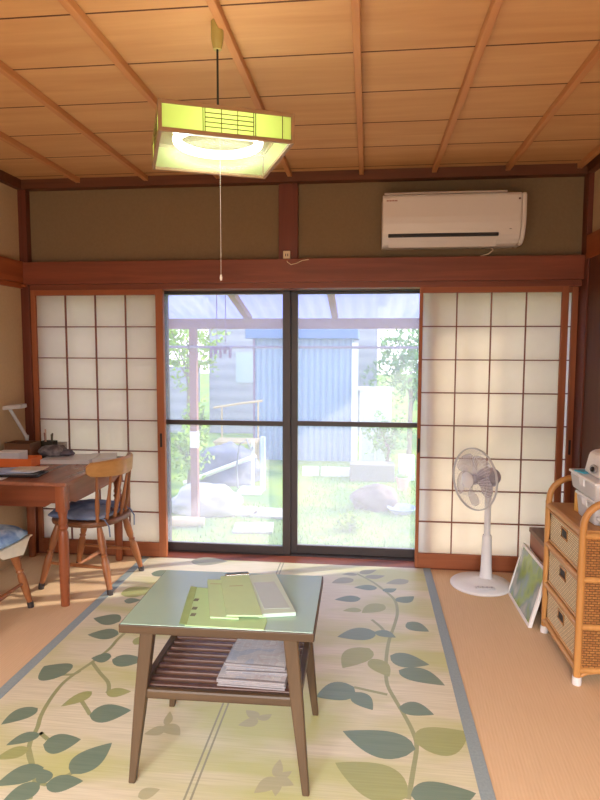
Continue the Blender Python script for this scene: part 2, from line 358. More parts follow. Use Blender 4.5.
VINES = [[(-0.05, -0.15), (0.04, -0.263), (0.106, -0.381), (0.163, -0.513), (0.172, -0.662), (0.154, -0.8), (0.119, -0.981), (0.102, -1.125), (0.095, -1.255), (0.097, -1.372), (0.124, -1.476), (0.153, -1.571), (0.178, -1.669), (0.186, -1.751), (0.166, -1.871), (0.141, -2.007)], [(-1.149, -1.034), (-1.162, -1.131), (-1.162, -1.221), (-1.187, -1.343), (-1.215, -1.435), (-1.23, -1.509), (-1.228, -1.587), (-1.217, -1.668), (-1.2, -1.743), (-1.177, -1.805), (-1.16, -1.878), (-1.132, -1.939), (-1.088, -1.994), (-1.048, -2.04), (-1.011, -2.14)], [(-1.187, -1.343), (-1.114, -1.423), (-1.05, -1.488), (-1.022, -1.544), (-1.022, -1.563)], [(-0.039, -1.407), (0.033, -1.428), (0.095, -1.445)], [(-1.261, -1.455), (-1.221, -1.446), (-1.205, -1.419)], [(0.037, -0.776), (0.086, -0.864), (0.105, -0.942)], [(-1.111, -1.611), (-1.052, -1.675), (-1.022, -1.709)], [(-1.138, -1.839), (-1.151, -1.833), (-1.104, -1.864)], [(-1.143, -1.919), (-1.016, -2.072), (-0.955, -2.035), (-0.938, -2.015)]]

def stripes(name, c1, c2, yb=None):
    m, nt, out = _new(name); p = bsdf(nt, out, .42, 0, .5)
    v = coords(nt, (5, 150, 1)); n = N(nt, 'ShaderNodeTexNoise'); n.inputs['Scale'].default_value = 1; n.inputs['Detail'].default_value = 2
    nt.links.new(v, n.inputs['Vector'])
    col = mixcol(nt, n.outputs[0], c1, c2)
    if yb:
        v2 = coords(nt, (.9, 2.6, 1)); n2 = N(nt, 'ShaderNodeTexNoise'); n2.inputs['Scale'].default_value = 1.35; n2.inputs['Detail'].default_value = 3; n2.inputs['Distortion'].default_value = .4
        nt.links.new(v2, n2.inputs['Vector'])
        r = N(nt, 'ShaderNodeValToRGB'); r.color_ramp.elements[0].position = .44; r.color_ramp.elements[1].position = .6
        nt.links.new(n2.outputs[0], r.inputs[0])
        fm = N(nt, 'ShaderNodeMath', operation='MULTIPLY'); fm.inputs[1].default_value = .75; nt.links.new(r.outputs[0], fm.inputs[0])
        col = mixcol(nt, fm.outputs[0], col, yb)
    v3 = coords(nt, (14, 300, 1)); w = N(nt, 'ShaderNodeTexNoise'); w.inputs['Scale'].default_value = 1; nt.links.new(v3, w.inputs['Vector'])
    nt.links.new(col, p.inputs['Base Color']); bump(nt, p, w.outputs[0], .15, .003); return m
rm = [stripes('rug_weave', rgb(188, 178, 150), rgb(236, 226, 202), rgb(184, 186, 112)),
      stripes('rug_leaf_dark', rgb(98, 120, 104), rgb(130, 144, 124)), stripes('rug_leaf_olive', rgb(146, 150, 94), rgb(172, 174, 120)),
      stripes('rug_leaf_grey', rgb(142, 140, 116), rgb(160, 156, 130)), stripes('rug_leaf_faint', rgb(168, 164, 128), rgb(186, 178, 144)),
      stripes('rug_vine', rgb(142, 148, 104), rgb(164, 164, 122))]
rug = thing('rug', 'woven rush rug with green leaf vine pattern and blue-grey border', 'rug', (0, 0, 0))
R = MB(); R.box(-1.42, .365, -2.75, -.012, .0005, .006)
zz = .0062
for bx, by, tx, ty, w, col in LEAVES:
    R.mi = {'D': 1, 'O': 2, 'G': 3, 'F': 4}[col]; zz += .00001
    b, t = Vector((bx, by, zz)), Vector((tx, ty, zz)); d = t-b; nrm = Vector((-d.y, d.x, 0)); L = []; Rr = []
    n = 12; bend = random.uniform(-.08, .08)
    for i in range(n+1):
        u = i/n; prof = (math.sin(PI*u**.78))**.85*(1-.25*u)*w*.62*(1+.75*abs(d.x)/d.length) if 0 < u < 1 else 0
        c = b+d*u+nrm*bend*math.sin(PI*u)
        jag = .0 if 0 < u < 1 else 0
        L.append(c+nrm*prof*(1+jag)); Rr.append(c-nrm*prof)
    for i in range(n):
        q = [L[i], L[i+1], Rr[i+1], Rr[i]]
        if i == 0: q = [L[0], L[1], Rr[1]]
        if i == n-1: q = [L[i], L[n], Rr[i]]
        R.poly([p for p in q])
R.mi = 5
def catmull(P, n=4):
    out = []
    for i in range(len(P)-1):
        p0, p1, p2, p3 = P[max(i-1, 0)], P[i], P[i+1], P[min(i+2, len(P)-1)]
        for k in range(n):
            t = k/n; out.append(.5*((2*p1)+(p2-p0)*t+(2*p0-5*p1+4*p2-p3)*t*t+(3*p1-p0-3*p2+p3)*t*t*t))
    return out+[P[-1]]
for vi, vn in enumerate(VINES):
    P = catmull([Vector((x, y, .00604+vi*.00001)) for x, y in vn]); A = []
    for i, p in enumerate(P):
        d = (P[min(i+1, len(P)-1)]-P[max(i-1, 0)]).normalized(); nn = Vector((-d.y, d.x, 0))*.008
        A.append((R.bm.verts.new(p+nn), R.bm.verts.new(p-nn)))
    for q, r_ in zip(A, A[1:]): R._face([q[0], r_[0], r_[1], q[1]])
R.mi = 3
for x in (-.545, -.525): R.poly([(x, -2.75, .0061), (x+.007, -2.75, .0061), (x+.007, -.012, .0061), (x, -.012, .0061)])
R.build('rug_top', rm, rug)
m_border = plain('rug_border_cloth', rgb(144, 156, 160), .8, var=.2, nscale=120)
for x in (.362, -1.463): MB().box(x, x+.046, -2.75, -.012, .0005, .008).build('border', m_border, rug)

# ------------------------------------------------------------------ low table
m_lam = plain('mint_laminate', rgb(168, 200, 184), .20, var=.04, nscale=6)
m_tbl = wood('table_wood_x', rgb(70, 52, 36), rgb(94, 72, 50), 'X', .45)
m_tblz = wood('table_wood_z', rgb(72, 54, 38), rgb(96, 74, 52), 'Z', .45)
m_slat = wood('table_slat_wood', rgb(84, 56, 48), rgb(108, 74, 64), 'X', .4)
tb = thing('low_table', 'low table with mint green laminate top and slatted wooden shelf on the rug', 'table', (-.453, -1.820, .006), math.radians(.8))
tx, ty, tz = .302, .232, .530
MB().box(-tx, tx, -ty, ty, tz-.0285, tz-.001).build('edge_band', m_tbl, tb, bev=.003)
MB().box(-tx+.004, tx-.004, -ty+.004, ty-.004, tz-.004, tz+.0006).build('tabletop', m_lam, tb, bev=.001)
for sx in (-1, 1):
    for sy in (-1, 1):
        l = MB(); a = Vector((sx*.277, sy*.207, 0)); b = Vector((sx*.225, sy*.180, tz-.028))
        t = bmesh.new(); vs = []
        for p, w, dd in ((a, .011, .011), (a.lerp(b, .55), .019, .016), (b, .022, .018)):
            vs.append([t.verts.new(p+Vector((i*w, j*dd, 0))) for i, j in ((-1, -1), (1, -1), (1, 1), (-1, 1))])
        for A, Bq in zip(vs, vs[1:]):
            for k in range(4): t.faces.new([A[k], A[(k+1) % 4], Bq[(k+1) % 4], Bq[k]])
        t.faces.new(vs[0][::-1]); t.faces.new(vs[-1]); l.merge(t); l.build('leg', m_tblz, tb, bev=.004)
for sy in (-1, 1): MB().box(-.258, .258, sy*.190-.012, sy*.190+.012, .275, .309).build('shelf_rail', m_tbl, tb, bev=.008)
for sx in (-1, 1): MB().box(sx*.248-.011, sx*.248+.011, -.190, .190, .280, .313).build('side_rail', m_tbl, tb, bev=.003)
for k in range(9):
    y = -.160+k*.040; MB().box(-.240, .240, y-.0105, y+.0105, .292, .308).build('slat', m_slat, tb, bev=.004)
ZT = .006+tz+.0006
def sheet(pts, z0, z1): return MB().prism([(x, y) for x, y in pts], z0, z1)
def quad4(x0, x1, y0, y1): return [(x0, y0), (x1, y0), (x1, y1), (x0, y1)]
m_gpap = plain('pale_green_paper', rgb(186, 226, 172), .7, var=.03)
m_gpap2 = plain('yellow_green_paper', rgb(194, 226, 180), .7, var=.03)
m_ink = plain('grey_ink', rgb(120, 130, 110), .8)
m_cover = plain('grey_green_cover', rgb(150, 164, 132), .6)
fo = thing('paper_folder', 'pale green folder with three dark index marks, leftmost of the papers on the table', 'folder', (0, 0, ZT))
sheet([(-.545, -2.045), (-.300, -2.045), (-.300, -1.99), (-.36, -1.78), (-.612, -1.752)], 0.0006, .003).build('sheet', m_gpap, fo)
sheet([(-.565, -2.040), (-.540, -2.043), (-.590, -1.754), (-.614, -1.752)], .0032, .0042).build('spine_strip', plain('olive_strip', rgb(160, 190, 128), .7), fo)
for x, y in ((-.562, -1.86), (-.549, -1.925), (-.540, -1.972)): MB().box(x-.008, x+.008, y-.010, y+.010, .0032, .0036).build('index_mark', m_ink, fo)
def booklet(name, label, pts, z, th, m, mc, lines):
    b = thing(name, label, 'booklet', (0, 0, ZT+z), 0, None)
    sheet(pts, 0, th*.15).build('back_cover', mc, b); sheet([(x*.998-.0005, y) for x, y in pts], th*.15, th).build('pages', m, b)
    p = [Vector((x, y, 0)) for x, y in pts]
    def at(u, v): return p[0].lerp(p[1], u).lerp(p[3].lerp(p[2], u), v)
    for u0, u1, v in lines:
        t = MB()
        a, bb, c, d = at(u0, v), at(u1, v), at(u1, v+.018), at(u0, v+.018)
        t.prism([(q.x, q.y) for q in (a, bb, c, d)], th, th+.0002)
        t.build('printed_line', plain('pale_ink', rgb(176, 186, 144), .8), b); return b
booklet('booklet', 'green booklet lying under the other booklet on the mint table', [(-.479, -1.995), (-.388, -1.995), (-.468, -1.69), (-.568, -1.698)], .0045, .006, m_gpap2, m_cover, [(.1, .8, .86), (.1, .7, .1)])
booklet('booklet', 'green printed booklet on top in the middle of the papers on the mint table', [(-.428, -1.990), (-.316, -1.980), (-.426, -1.652), (-.524, -1.680)], .0108, .006, m_gpap2, m_cover, [(.25, .7, .70), (.2, .75, .62), (.3, .6, .54), (.1, .9, .12), (.1, .9, .9)])
ev = thing('envelope', 'large pale white-green envelope at the right of the papers on the table', 'envelope', (0, 0, ZT))
E4 = [(-.330, -1.968), (-.215, -1.940), (-.330, -1.615), (-.432, -1.648)]
sheet(E4, .001, .014).build('contents', plain('envelope_white', rgb(206, 230, 218), .6, var=.03), ev, bev=.002)
sheet([(-.318, -1.93), (-.238, -1.912), (-.322, -1.70), (-.395, -1.72)], .0142, .0152).build('window_sheet', plain('envelope_grey', rgb(190, 208, 204), .35, var=.03), ev)
gp = thing('pen_case', 'slim silver case with a dark lid behind the green booklets on the table', 'case', (-.470, -1.640, ZT), .28)
MB().tube([(-.045, 0, .009), (-.042, 0, .009), (.042, 0, .009), (.045, 0, .009)], [.004, .008, .008, .004], 12).build('case_body', plain('silver', rgb(190, 196, 196), .25, .8), gp, smooth=True)
MB().box(-.038, .040, -.006, .006, .0165, .0185).build('case_lid', plain('dark_green_grey', rgb(60, 74, 66), .3), gp, bev=.001)

def newsprint():
    m, nt, out = _new('newsprint'); p = bsdf(nt, out, .85, 0, .1)
    b = N(nt, 'ShaderNodeTexBrick'); b.inputs['Scale'].default_value = 1; b.inputs['Brick Width'].default_value = .045; b.inputs['Row Height'].default_value = .006
    b.inputs['Mortar Size'].default_value = .0016; b.inputs['Color1'].default_value = rgb(140, 138, 150); b.inputs['Color2'].default_value = rgb(176, 174, 182); b.inputs['Mortar'].default_value = rgb(216, 212, 210)
    nt.links.new(coords(nt), b.inputs['Vector'])
    n = N(nt, 'ShaderNodeTexNoise'); n.inputs['Scale'].default_value = 16; n.inputs['Detail'].default_value = 1; nt.links.new(coords(nt), n.inputs['Vector'])
    r = N(nt, 'ShaderNodeValToRGB'); e = r.color_ramp.elements; r.color_ramp.interpolation = 'CONSTANT'
    e[0].position = 0; e[0].color = rgb(160, 172, 200); e[1].position = .40; e[1].color = rgb(196, 192, 200)
    x = e.new(.58); x.color = rgb(192, 176, 182)
    x = e.new(.64); x.color = rgb(210, 206, 208)
    nt.links.new(n.outputs[0], r.inputs[0])
    nt.links.new(mixcol(nt, .5, b.outputs[0], r.outputs[0]), p.inputs['Base Color']); return m
m_news = newsprint(); m_newsedge = plain('newsprint_edge', rgb(150, 144, 148), .9, var=.2, nscale=90)
def newspaper(label, c, w, d, h, rz, z):
    n = thing('newspaper', label, 'newspaper', (c[0], c[1], z), rz, 'newspapers on the table shelf')
    M = MB(); k = 4
    for i in range(k):                                   # folded sections with rounded fold at the front
        z0 = h*i/k; z1 = h*(i+.88)/k; s = random.uniform(-.004, .004)
        M.box(-w/2+s, w/2+s, -d/2+.004+abs(s), d/2-s, z0, z1, None, min(.004, (z1-z0)*.42))
    M.build('folded_pages', m_newsedge, n)
    T = MB(); nx, ny = 12, 10; g = []
    for i in range(nx+1):
        for j in range(ny+1):
            u, v = i/nx, j/ny
            zz = h*.97+.0012+.003*math.sin(u*7+v*3)*math.sin(v*4)*.3-(.004 if j == 0 else 0)
            g.append(T.bm.verts.new((-w/2+w*u, -d/2+.002+d*v*.98, zz)))
    for i in range(nx):
        for j in range(ny): a = i*(ny+1)+j; T._face([g[a], g[a+ny+1], g[a+ny+2], g[a+1]])
    T.build('front_page', m_news, n, smooth='full')
    return n
zs = .006+.3085
newspaper('thick folded newspaper bundle at the bottom of the pile on the table shelf', (-.352, -1.872), .218, .235, .024, -.02, zs)
newspaper('folded newspaper lying in the middle of the pile on the table shelf', (-.346, -1.852), .200, .205, .009, .03, zs+.0255)
newspaper('folded newspaper on top of the pile on the table shelf', (-.346, -1.840), .198, .20, .012, -.04, zs+.036)

# ------------------------------------------------------------------ desk
m_dk = wood('desk_wood_y', rgb(134, 84, 64), rgb(162, 106, 84), 'Y', .25, 1, .5)
m_dkx = wood('desk_wood_x', rgb(112, 58, 36), rgb(138, 76, 48), 'X', .32)
m_dkz = wood('desk_wood_z', rgb(128, 68, 40), rgb(158, 90, 56), 'Z', .35)
dk = thing('desk', 'red-brown wooden desk with turned legs against the left wall', 'desk', (-1.90, -.43, 0))
dx, dy, dz = .345, .40, .68
MB().box(-dx, dx, -dy, dy, dz-.022, dz).build('desktop', m_dk, dk, bev=.006)
def apron(x0, x1, y0, y1, along):
    pts = []; n = 16; L = (x1-x0) if along == 'X' else (y1-y0)
    lo = []
    for i in range(n+1):
        u = i/n; e = min(u, 1-u)*L; lo.append((u*L, -.115+(.022 if e < .035 else .022*max(0, 1-(e-.035)/.03))))
    poly = [(0, 0)]+lo+[(L, 0)]
    t = .018
    if along == 'X': M = Matrix.Translation((x0, y1, dz-.022)) @ Matrix(((1, 0, 0, 0), (0, 0, -1, 0), (0, 1, 0, 0), (0, 0, 0, 1)))
    else: M = Matrix.Translation((x0, y0, dz-.022)) @ Matrix(((0, 0, 1, 0), (1, 0, 0, 0), (0, 1, 0, 0), (0, 0, 0, 1)))
    return MB().prism(poly[::-1], 0, t, M)
for y in (-dy+.022, dy-.040): apron(-dx+.06, dx-.06, y, y+.018, 'X').build('apron', m_dkx, dk)
for x in (-dx+.022, dx-.040): apron(x, x+.018, -dy+.06, dy-.06, 'Y').build('apron', m_dk, dk)
for sx in (-1, 1):
    for sy in (-1, 1):
        l = MB(); x, y = sx*(dx-.045), sy*(dy-.045)
        l.box(x-.027, x+.027, y-.027, y+.027, dz-.16, dz-.022, None, .003)
        l.lathe([(.021, .0), (.023, .01), (.027, .2), (.0275, .36), (.026, .40), (.020, .415), (.027, .43), (.020, .445), (.026, .46), (.021, .48), (.027, dz-.158)], (x, y, 0), 20)
        l.build('leg', m_dkz, dk, smooth=True)

# ------------------------------------------------------------------ windsor chairs
m_ch = wood('chair_wood_z', rgb(136, 82, 48), rgb(166, 106, 66), 'Z', .4)
m_chs = wood('chair_seat_wood', rgb(106, 66, 42), rgb(134, 88, 58), 'Y', .4)
m_crest = wood('chair_crest_wood', rgb(172, 122, 70), rgb(196, 146, 90), 'Y', .35)
m_rub = plain('black_rubber', rgb(52, 44, 44), .6)
def chair(label, loc, rz):                                # faces -x, back at +x
    c = thing('windsor_chair', label, 'chair', loc, rz, 'spindle-back chairs at the desk')
    s = MB(); poly = []
    for k in range(28):
        a = 2*PI*k/28; ca, sa = math.cos(a), math.sin(a)
        poly.append((.205*math.copysign(abs(ca)**.72, ca), .205*math.copysign(abs(sa)**.8, sa)*(1-.03*ca)))
    s.prism(poly, .376, .408); s.build('seat', m_chs, c, bev=.012)
    feet = [(.226, -.172), (.196, .208), (-.212, -.202), (-.235, .170)]
    tops = [(.13, -.125), (.13, .125), (-.135, -.13), (-.135, .13)]
    prof = [(0, .0135), (.08, .015), (.30, .021), (.46, .0215), (.53, .015), (.555, .020), (.58, .014), (.64, .0195), (.78, .022), (.90, .017), (1, .013)]
    for f, t in zip(feet, tops):
        a, b = Vector((f[0], f[1], .012)), Vector((t[0], t[1], .380))
        lg = MB().turned(a, b, prof).build('leg', m_ch, c, smooth=True)
        MB().turned(a+Vector((0, 0, -.012)), a.lerp(b, .06), [(0, .016), (.7, .017), (1, .0155)]).build('rubber_tip', m_rub, lg, smooth=True)
    def on(i, h): a, b = Vector((*feet[i], .012)), Vector((*tops[i], .392)); return a.lerp(b, h)
    sp = [(0, .007), (.3, .010), (.5, .0125), (.7, .010), (1, .007)]
    for i, j in ((0, 2), (1, 3)): MB().turned(on(i, .36), on(j, .36), sp).build('stretcher', m_ch, c, smooth=True)
    MB().turned(on(0, .36).lerp(on(2, .36), .5), on(1, .36).lerp(on(3, .36), .5), sp).build('stretcher', m_ch, c, smooth=True)
    def crest_pt(v): return Vector((.225-.115*abs(v)**2.0, v*.205, 0))   # v in -1..1
    for k in range(6):
        v = (k-2.5)/2.5*.80; b = Vector((.172-.05*abs(v)**2, v*.19, .404)); t = crest_pt(v)+Vector((0, 0, .672))
        MB().turned(b, t, [(0, .008), (.08, .0115), (.14, .008), (.18, .012), (.38, .0135), (.55, .010), (.8, .0085), (1, .0075)], 12).build('spindle', m_ch, c, smooth=True)
    K = MB(); n = 24; rings = []
    for i in range(n+1):
        v = -1+2*i/n; p = crest_pt(v); tng = (crest_pt(min(1, v+.05))-crest_pt(max(-1, v-.05))).normalized(); nr = Vector((tng.y, -tng.x, 0))
        top = .748+.012*math.cos(v*PI/2)-(.018 if abs(v) > .99 else 0); bot = .660+.014*abs(v)**3+(.018 if abs(v) > .99 else 0)
        th = .012
        rings.append([K.bm.verts.new(p+nr*a+Vector((0, 0, z))) for a, z in ((-th, bot+.008), (-th*.4, bot), (th*.4, bot), (th, bot+.008), (th*1.5, top-.01), (th*.9, top), (th*.1, top), (-th*.5, top-.01))])
    for A, Bq in zip(rings, rings[1:]):
        for k in range(8): K._face([A[k], A[(k+1) % 8], Bq[(k+1) % 8], Bq[k]])
    K._face(rings[0][::-1]); K._face(rings[-1]); K.build('crest_rail', m_crest, c, smooth=True)
    return c
c1 = chair('brown spindle-back chair with grey-blue cushion pushed against the desk side', (-1.607, -.425, .001), math.radians(-10))
c2 = copy_tree(c1); c2.location = (-1.950, -1.055, .001); c2.rotation_euler = (0, 0, math.radians(-92))
c2['label'] = 'wooden chair with light blue cushion in front of the desk, cut off at the left'
def cloth_mat(name, c1_, c2_, sc=9):
    m, nt, out = _new(name); p = bsdf(nt, out, .9, 0, .15)
    n = N(nt, 'ShaderNodeTexNoise'); n.inputs['Scale'].default_value = sc; n.inputs['Detail'].default_value = 5; n.inputs['Distortion'].default_value = .5
    nt.links.new(coords(nt), n.inputs['Vector'])
    r = N(nt, 'ShaderNodeValToRGB'); r.color_ramp.elements[0].position = .38; r.color_ramp.elements[1].position = .62
    r.color_ramp.elements[0].color = c1_; r.color_ramp.elements[1].color = c2_
    nt.links.new(n.outputs[0], r.inputs[0]); nt.links.new(r.outputs[0], p.inputs['Base Color']); bump(nt, p, n.outputs[0], .3, .01); return m
m_cu1 = cloth_mat('grey_blue_cushion_cloth', rgb(96, 106, 134), rgb(132, 140, 164)); m_cu2 = cloth_mat('light_blue_cushion_cloth', rgb(104, 138, 190), rgb(168, 194, 222), 12)
q = thing('seat_cushion', 'grey-blue tufted cushion on the chair at the desk side', 'cushion', (-1.630, -.420, .4095), math.radians(-10))
MB().pillow(.385, .385, .038, None, 18, 3.5, 30).build('cushion_pad', m_cu1, q, smooth='full')
for sy in (-1, 1):
    MB().tube([(.16, sy*.12, .012), (.195, sy*.13, .008), (.222, sy*.13, -.03), (.224, sy*.125, -.09)], .004, 6).build('tie', m_cu1, q, smooth=True)
MB().tube([(.17, .06, .02), (.18, .02, .05), (.175, -.02, .03), (.185, -.05, .055)], .007, 6).build('ribbon', cloth_mat('dark_red_ribbon', rgb(120, 64, 66), rgb(86, 70, 92)), q, smooth=True)
q = thing('seat_cushion', 'light blue mottled cushion on the chair cut off by the photo edge', 'cushion', (-1.915, -1.075, .4265), math.radians(-92))
MB().pillow(.42, .45, .046, None, 18, 3.0, 22).build('cushion_pad', m_cu2, q, smooth='full')
MB().tube([(.20*math.copysign(abs(math.cos(a))**.7, math.cos(a)), .215*math.copysign(abs(math.sin(a))**.7, math.sin(a)), .014) for a in [2*PI*k/40 for k in range(40)]], .006, 6, closed=True).build('piping', m_cu2, q, smooth=True)
q = thing('folded_cloth', 'folded cream cloth hanging out under the light blue cushion', 'cloth', (-1.930, -1.06, .409), math.radians(-92))
m_cr = plain('cream_cloth', rgb(226, 218, 200), .9)
MB().box(-.19, .19, -.20, .205, 0, .008).build('upper_layer', m_cr, q, bev=.003)
MB().box(-.17, .17, -.19, .19, .0085, .016).build('lower_layer', m_cr, q, bev=.003)
MB().prism([(-.16, 0), (.12, 0), (.06, .045), (-.10, .075)], .206, .209, Matrix(((1, 0, 0, 0), (0, 0, 1, 0), (0, -1, 0, .004), (0, 0, 0, 1)))).build('hanging_flap', m_cr, q)
# ------------------------------------------------------------------ things on the desk
DZ = .6805
m_org = wood('organizer_wood', rgb(96, 62, 40), rgb(122, 82, 54), 'X', .5)
m_wp = plain('white_paper', rgb(232, 232, 236), .7, var=.03); m_bp = plain('pale_blue_paper', rgb(178, 194, 226), .7, var=.12, nscale=40)
t = thing('letter_tray', 'open brown wooden letter tray in the desk corner', 'tray', (-2.128, -.262, DZ))
MB().box(-.085, .085, -.06, .06, 0, .008).build('tray_base', m_org, t)
for y in (-.06, .052): MB().box(-.085, .085, y, y+.008, .008, .118).build('tray_side', m_org, t, bev=.002)
for x in (-.085, .077): MB().box(x, x+.008, -.052, .052, .008, .118).build('tray_side', m_org, t, bev=.002)
t = thing('pen_holder', 'dark square pen holder beside the grey pouch on the desk', 'pen holder', (-2.035, -.125, DZ))
m_hold = plain('dark_olive_box', rgb(58, 52, 40), .6)
hb = MB(); hb.box(-.044, .044, -.034, .034, 0, .005)
for a in ((-.044, -.040, -.034, .034), (.040, .044, -.034, .034), (-.040, .040, -.034, -.030), (-.040, .040, .030, .034)): hb.box(*a, .005, .105)
hb.build('holder_box', m_hold, t, bev=.001)
for i, (x, y, col, h, lab) in enumerate(((-.022, .01, (150, 90, 70), .150, 'reddish-brown pen leaning at the left of the dark pen holder'), (-.008, -.012, (196, 160, 140), .175, 'pinkish pen with round top standing in the dark pen holder'), (.012, .012, (70, 74, 54), .140, 'dark green pen in the middle of the pen holder'), (.024, -.006, (74, 60, 44), .150, 'dark brown pen at the right of the pen holder'))):
    p = thing('pen', lab, 'pen', (-2.035+x, -.125+y, DZ+.006), 0, 'pens in the pen holder')
    MB().turned((0, 0, 0), (x*.35, 0, h), [(0, .002), (.08, .0045), (.9, .0045), (.97, .0035)], 10).build('pen_barrel', plain('pen_colour_%s' % 'abcd'[i], rgb(*col), .4), p, smooth=True)
    MB().turned((x*.35*.86, 0, h*.86), (x*.355, 0, h*1.01), [(0, .0052), (.9, .0056), (1, .003)], 10).build('pen_cap', plain('pen_cap_%s' % 'abcd'[i], rgb(*[min(255, int(c*1.15)) for c in col]), .35), p, smooth=True)
t = thing('small_box', 'small grey box behind the dark pen holder on the desk', 'box', (-1.985, -.062, DZ))
MB().box(-.03, .03, -.025, .025, 0, .078).build('carton', plain('grey_carton', rgb(160, 156, 152), .7), t, bev=.002)
MB().box(-.031, .031, -.026, .026, .072, .088).build('lid', plain('pale_carton', rgb(182, 178, 174), .7), t, bev=.002)
def mags(label, c, w, d, h, rz, z):
    m = thing('magazine', label, 'magazine', (c[0], c[1], z), rz, 'magazines at the back of the desk')
    MB().box(-w/2, w/2, -d/2, d/2, .0015, h-.0015).build('pages', plain('page_edges', rgb(206, 202, 200), .85, var=.08, nscale=200), m)
    MB().box(-w/2-.001, w/2+.001, -d/2-.001, d/2+.001, 0, .0015).build('back_cover', plain('cover_grey', rgb(190, 190, 192), .4), m)
    MB().box(-w/2-.001, w/2+.001, -d/2-.001, d/2+.001, h-.0015, h).build('front_cover', plain('cover_pale', rgb(214, 212, 216), .35, var=.08, nscale=14), m); return m
mags('thick pale magazine under the grey pouch at the back of the desk', (-1.83, -.235), .30, .21, .026, .12, DZ)
mags('pale magazine lying near the chair back on the desk', (-1.655, -.150), .155, .21, .022, .35, DZ)
t = thing('cloth_pouch', 'rumpled grey cloth pouch lying on the magazines beside the pen holder', 'pouch', (-1.928, -.215, DZ+.0265), .12)
m_pouch = cloth_mat('grey_pouch_cloth', rgb(92, 88, 94), rgb(140, 134, 138), 20)
MB().blob((-.03, 0, .030), (.088, .05, .040), 3, .25, 3, -.85).build('pouch_body', m_pouch, t, smooth='full')
MB().blob((.055, .0, .018), (.05, .035, .02), 3, .3, 9, -.85).build('pouch_flap', cloth_mat('dark_pouch_cloth', rgb(66, 62, 72), rgb(104, 98, 108), 20), t, smooth='full')
MB().tube([(.02+.02*math.cos(a), .037+.0*a, .03+.018*math.sin(a)) for a in [k*PI/6 for k in range(7)]], .003, 6).build('loop', m_pouch, t, smooth=True)
m_or = plain('orange_card', rgb(222, 112, 48), .55, var=.06)
t = thing('storage_box', 'open orange cardboard box on the desk holding a white carton', 'box', (-2.085, -.405, DZ), .05)
ob = MB(); W, D, H = .125, .065, .05
ob.box(-W, W, -D, D, 0, .003)
ob.box(-W, W, -D, -D+.003, .003, H); ob.box(-W, W, D-.003, D, .003, H); ob.box(-W, -W+.003, -D+.003, D-.003, .003, H); ob.box(W-.003, W, -D+.003, D-.003, .003, H)
ob.build('box_body', m_or, t)
t = thing('carton', 'white carton standing inside the orange box on the desk', 'carton', (-2.105, -.405, DZ+.0035), .05)
MB().box(-.085, .065, -.05, .05, 0, .078).build('carton_body', plain('white_grey_card', rgb(196, 194, 200), .6, var=.05), t, bev=.002)
MB().box(-.085, .065, -.049, .049, .0782, .080).build('carton_lid', m_wp, t)
t = thing('leaning_paper', 'white-blue sheet leaning against the tray at the left end of the desk', 'paper', (-2.17, -.30, DZ))
MB().prism([(-.06, 0), (.045, 0), (.03, .10), (-.06, .12)], 0, .0025, TR(0, 0, 0, math.radians(72), 0, .1)).build('sheet', m_bp, t)
t = thing('tablet', 'black tablet with a rounded edge on the front of the desk', 'tablet', (-1.895, -.672, DZ), .1)
MB().box(-.125, .125, -.07, .07, 0, .013).build('tablet_body', plain('black_tablet', rgb(26, 28, 36), .25), t, bev=.005)
MB().box(-.112, .112, -.058, .058, .0128, .0138).build('screen', plain('tablet_screen', rgb(44, 50, 66), .12), t)
for i, (x, y, r, mm, lab) in enumerate(((-.04, .03, .25, m_bp, 'pale blue letter lying lowest on the black tablet'), (0, .045, -.1, m_wp, 'white letter between the other letters on the black tablet'), (-.07, .05, .4, m_bp, 'blue patterned letter at the left on the black tablet'), (.02, .06, .15, plain('cream_letter', rgb(220, 206, 190), .7), 'cream letter lying topmost on the black tablet'))):
    p = thing('letter', lab, 'letter', (-1.895+x, -.672+y, DZ+.0142+i*.0035), r, 'letters on the desk')
    MB().box(-.085, .085, -.05, .05, 0, .0028).build('envelope_body', mm, p)
    MB().prism([(-.084, .049), (.084, .049), (0, -.008)], .0029, .0032).build('envelope_flap', mm, p)
t = thing('paper_sheet', 'white sheet lying at the front left edge of the desk', 'paper', (-2.03, -.755, DZ), .06)
MB().box(-.10, .10, -.05, .05, 0, .001).build('sheet', m_wp, t)
t = thing('desk_lamp', 'white desk lamp with a flat head on a slanted arm in the desk corner', 'desk lamp', (-2.165, -.17, DZ))
m_lw = plain('grey_white_paint', rgb(196, 196, 200), .4, var=.02)
MB().lathe([(.04, 0), (.042, .006), (.036, .018), (.012, .024), (.012, .05)], (.0, .03, 0), 24).build('base', m_lw, t, smooth=True)
MB().tube([(0, .03, .04), (-.004, .025, .13), (-.070, -.045, .320)], .0105, 10).build('arm', m_lw, t, smooth=True)
MB().lathe([(.012, -.012), (.013, .012)], (-.004, .025, .13), 12).build('joint', m_lw, t, smooth=True)
MB().box(-.105, .105, -.040, .040, -.013, .013, TR(-.075, -.055, .328, 0, math.radians(-6), .08), .007).build('lamp_head', m_lw, t)
MB().box(-.09, .09, -.022, .022, -.0135, -.0112, TR(-.075, -.055, .328, 0, math.radians(-6), .08)).build('diffuser', plain('diffuser_white', rgb(226, 226, 224), .5), t)

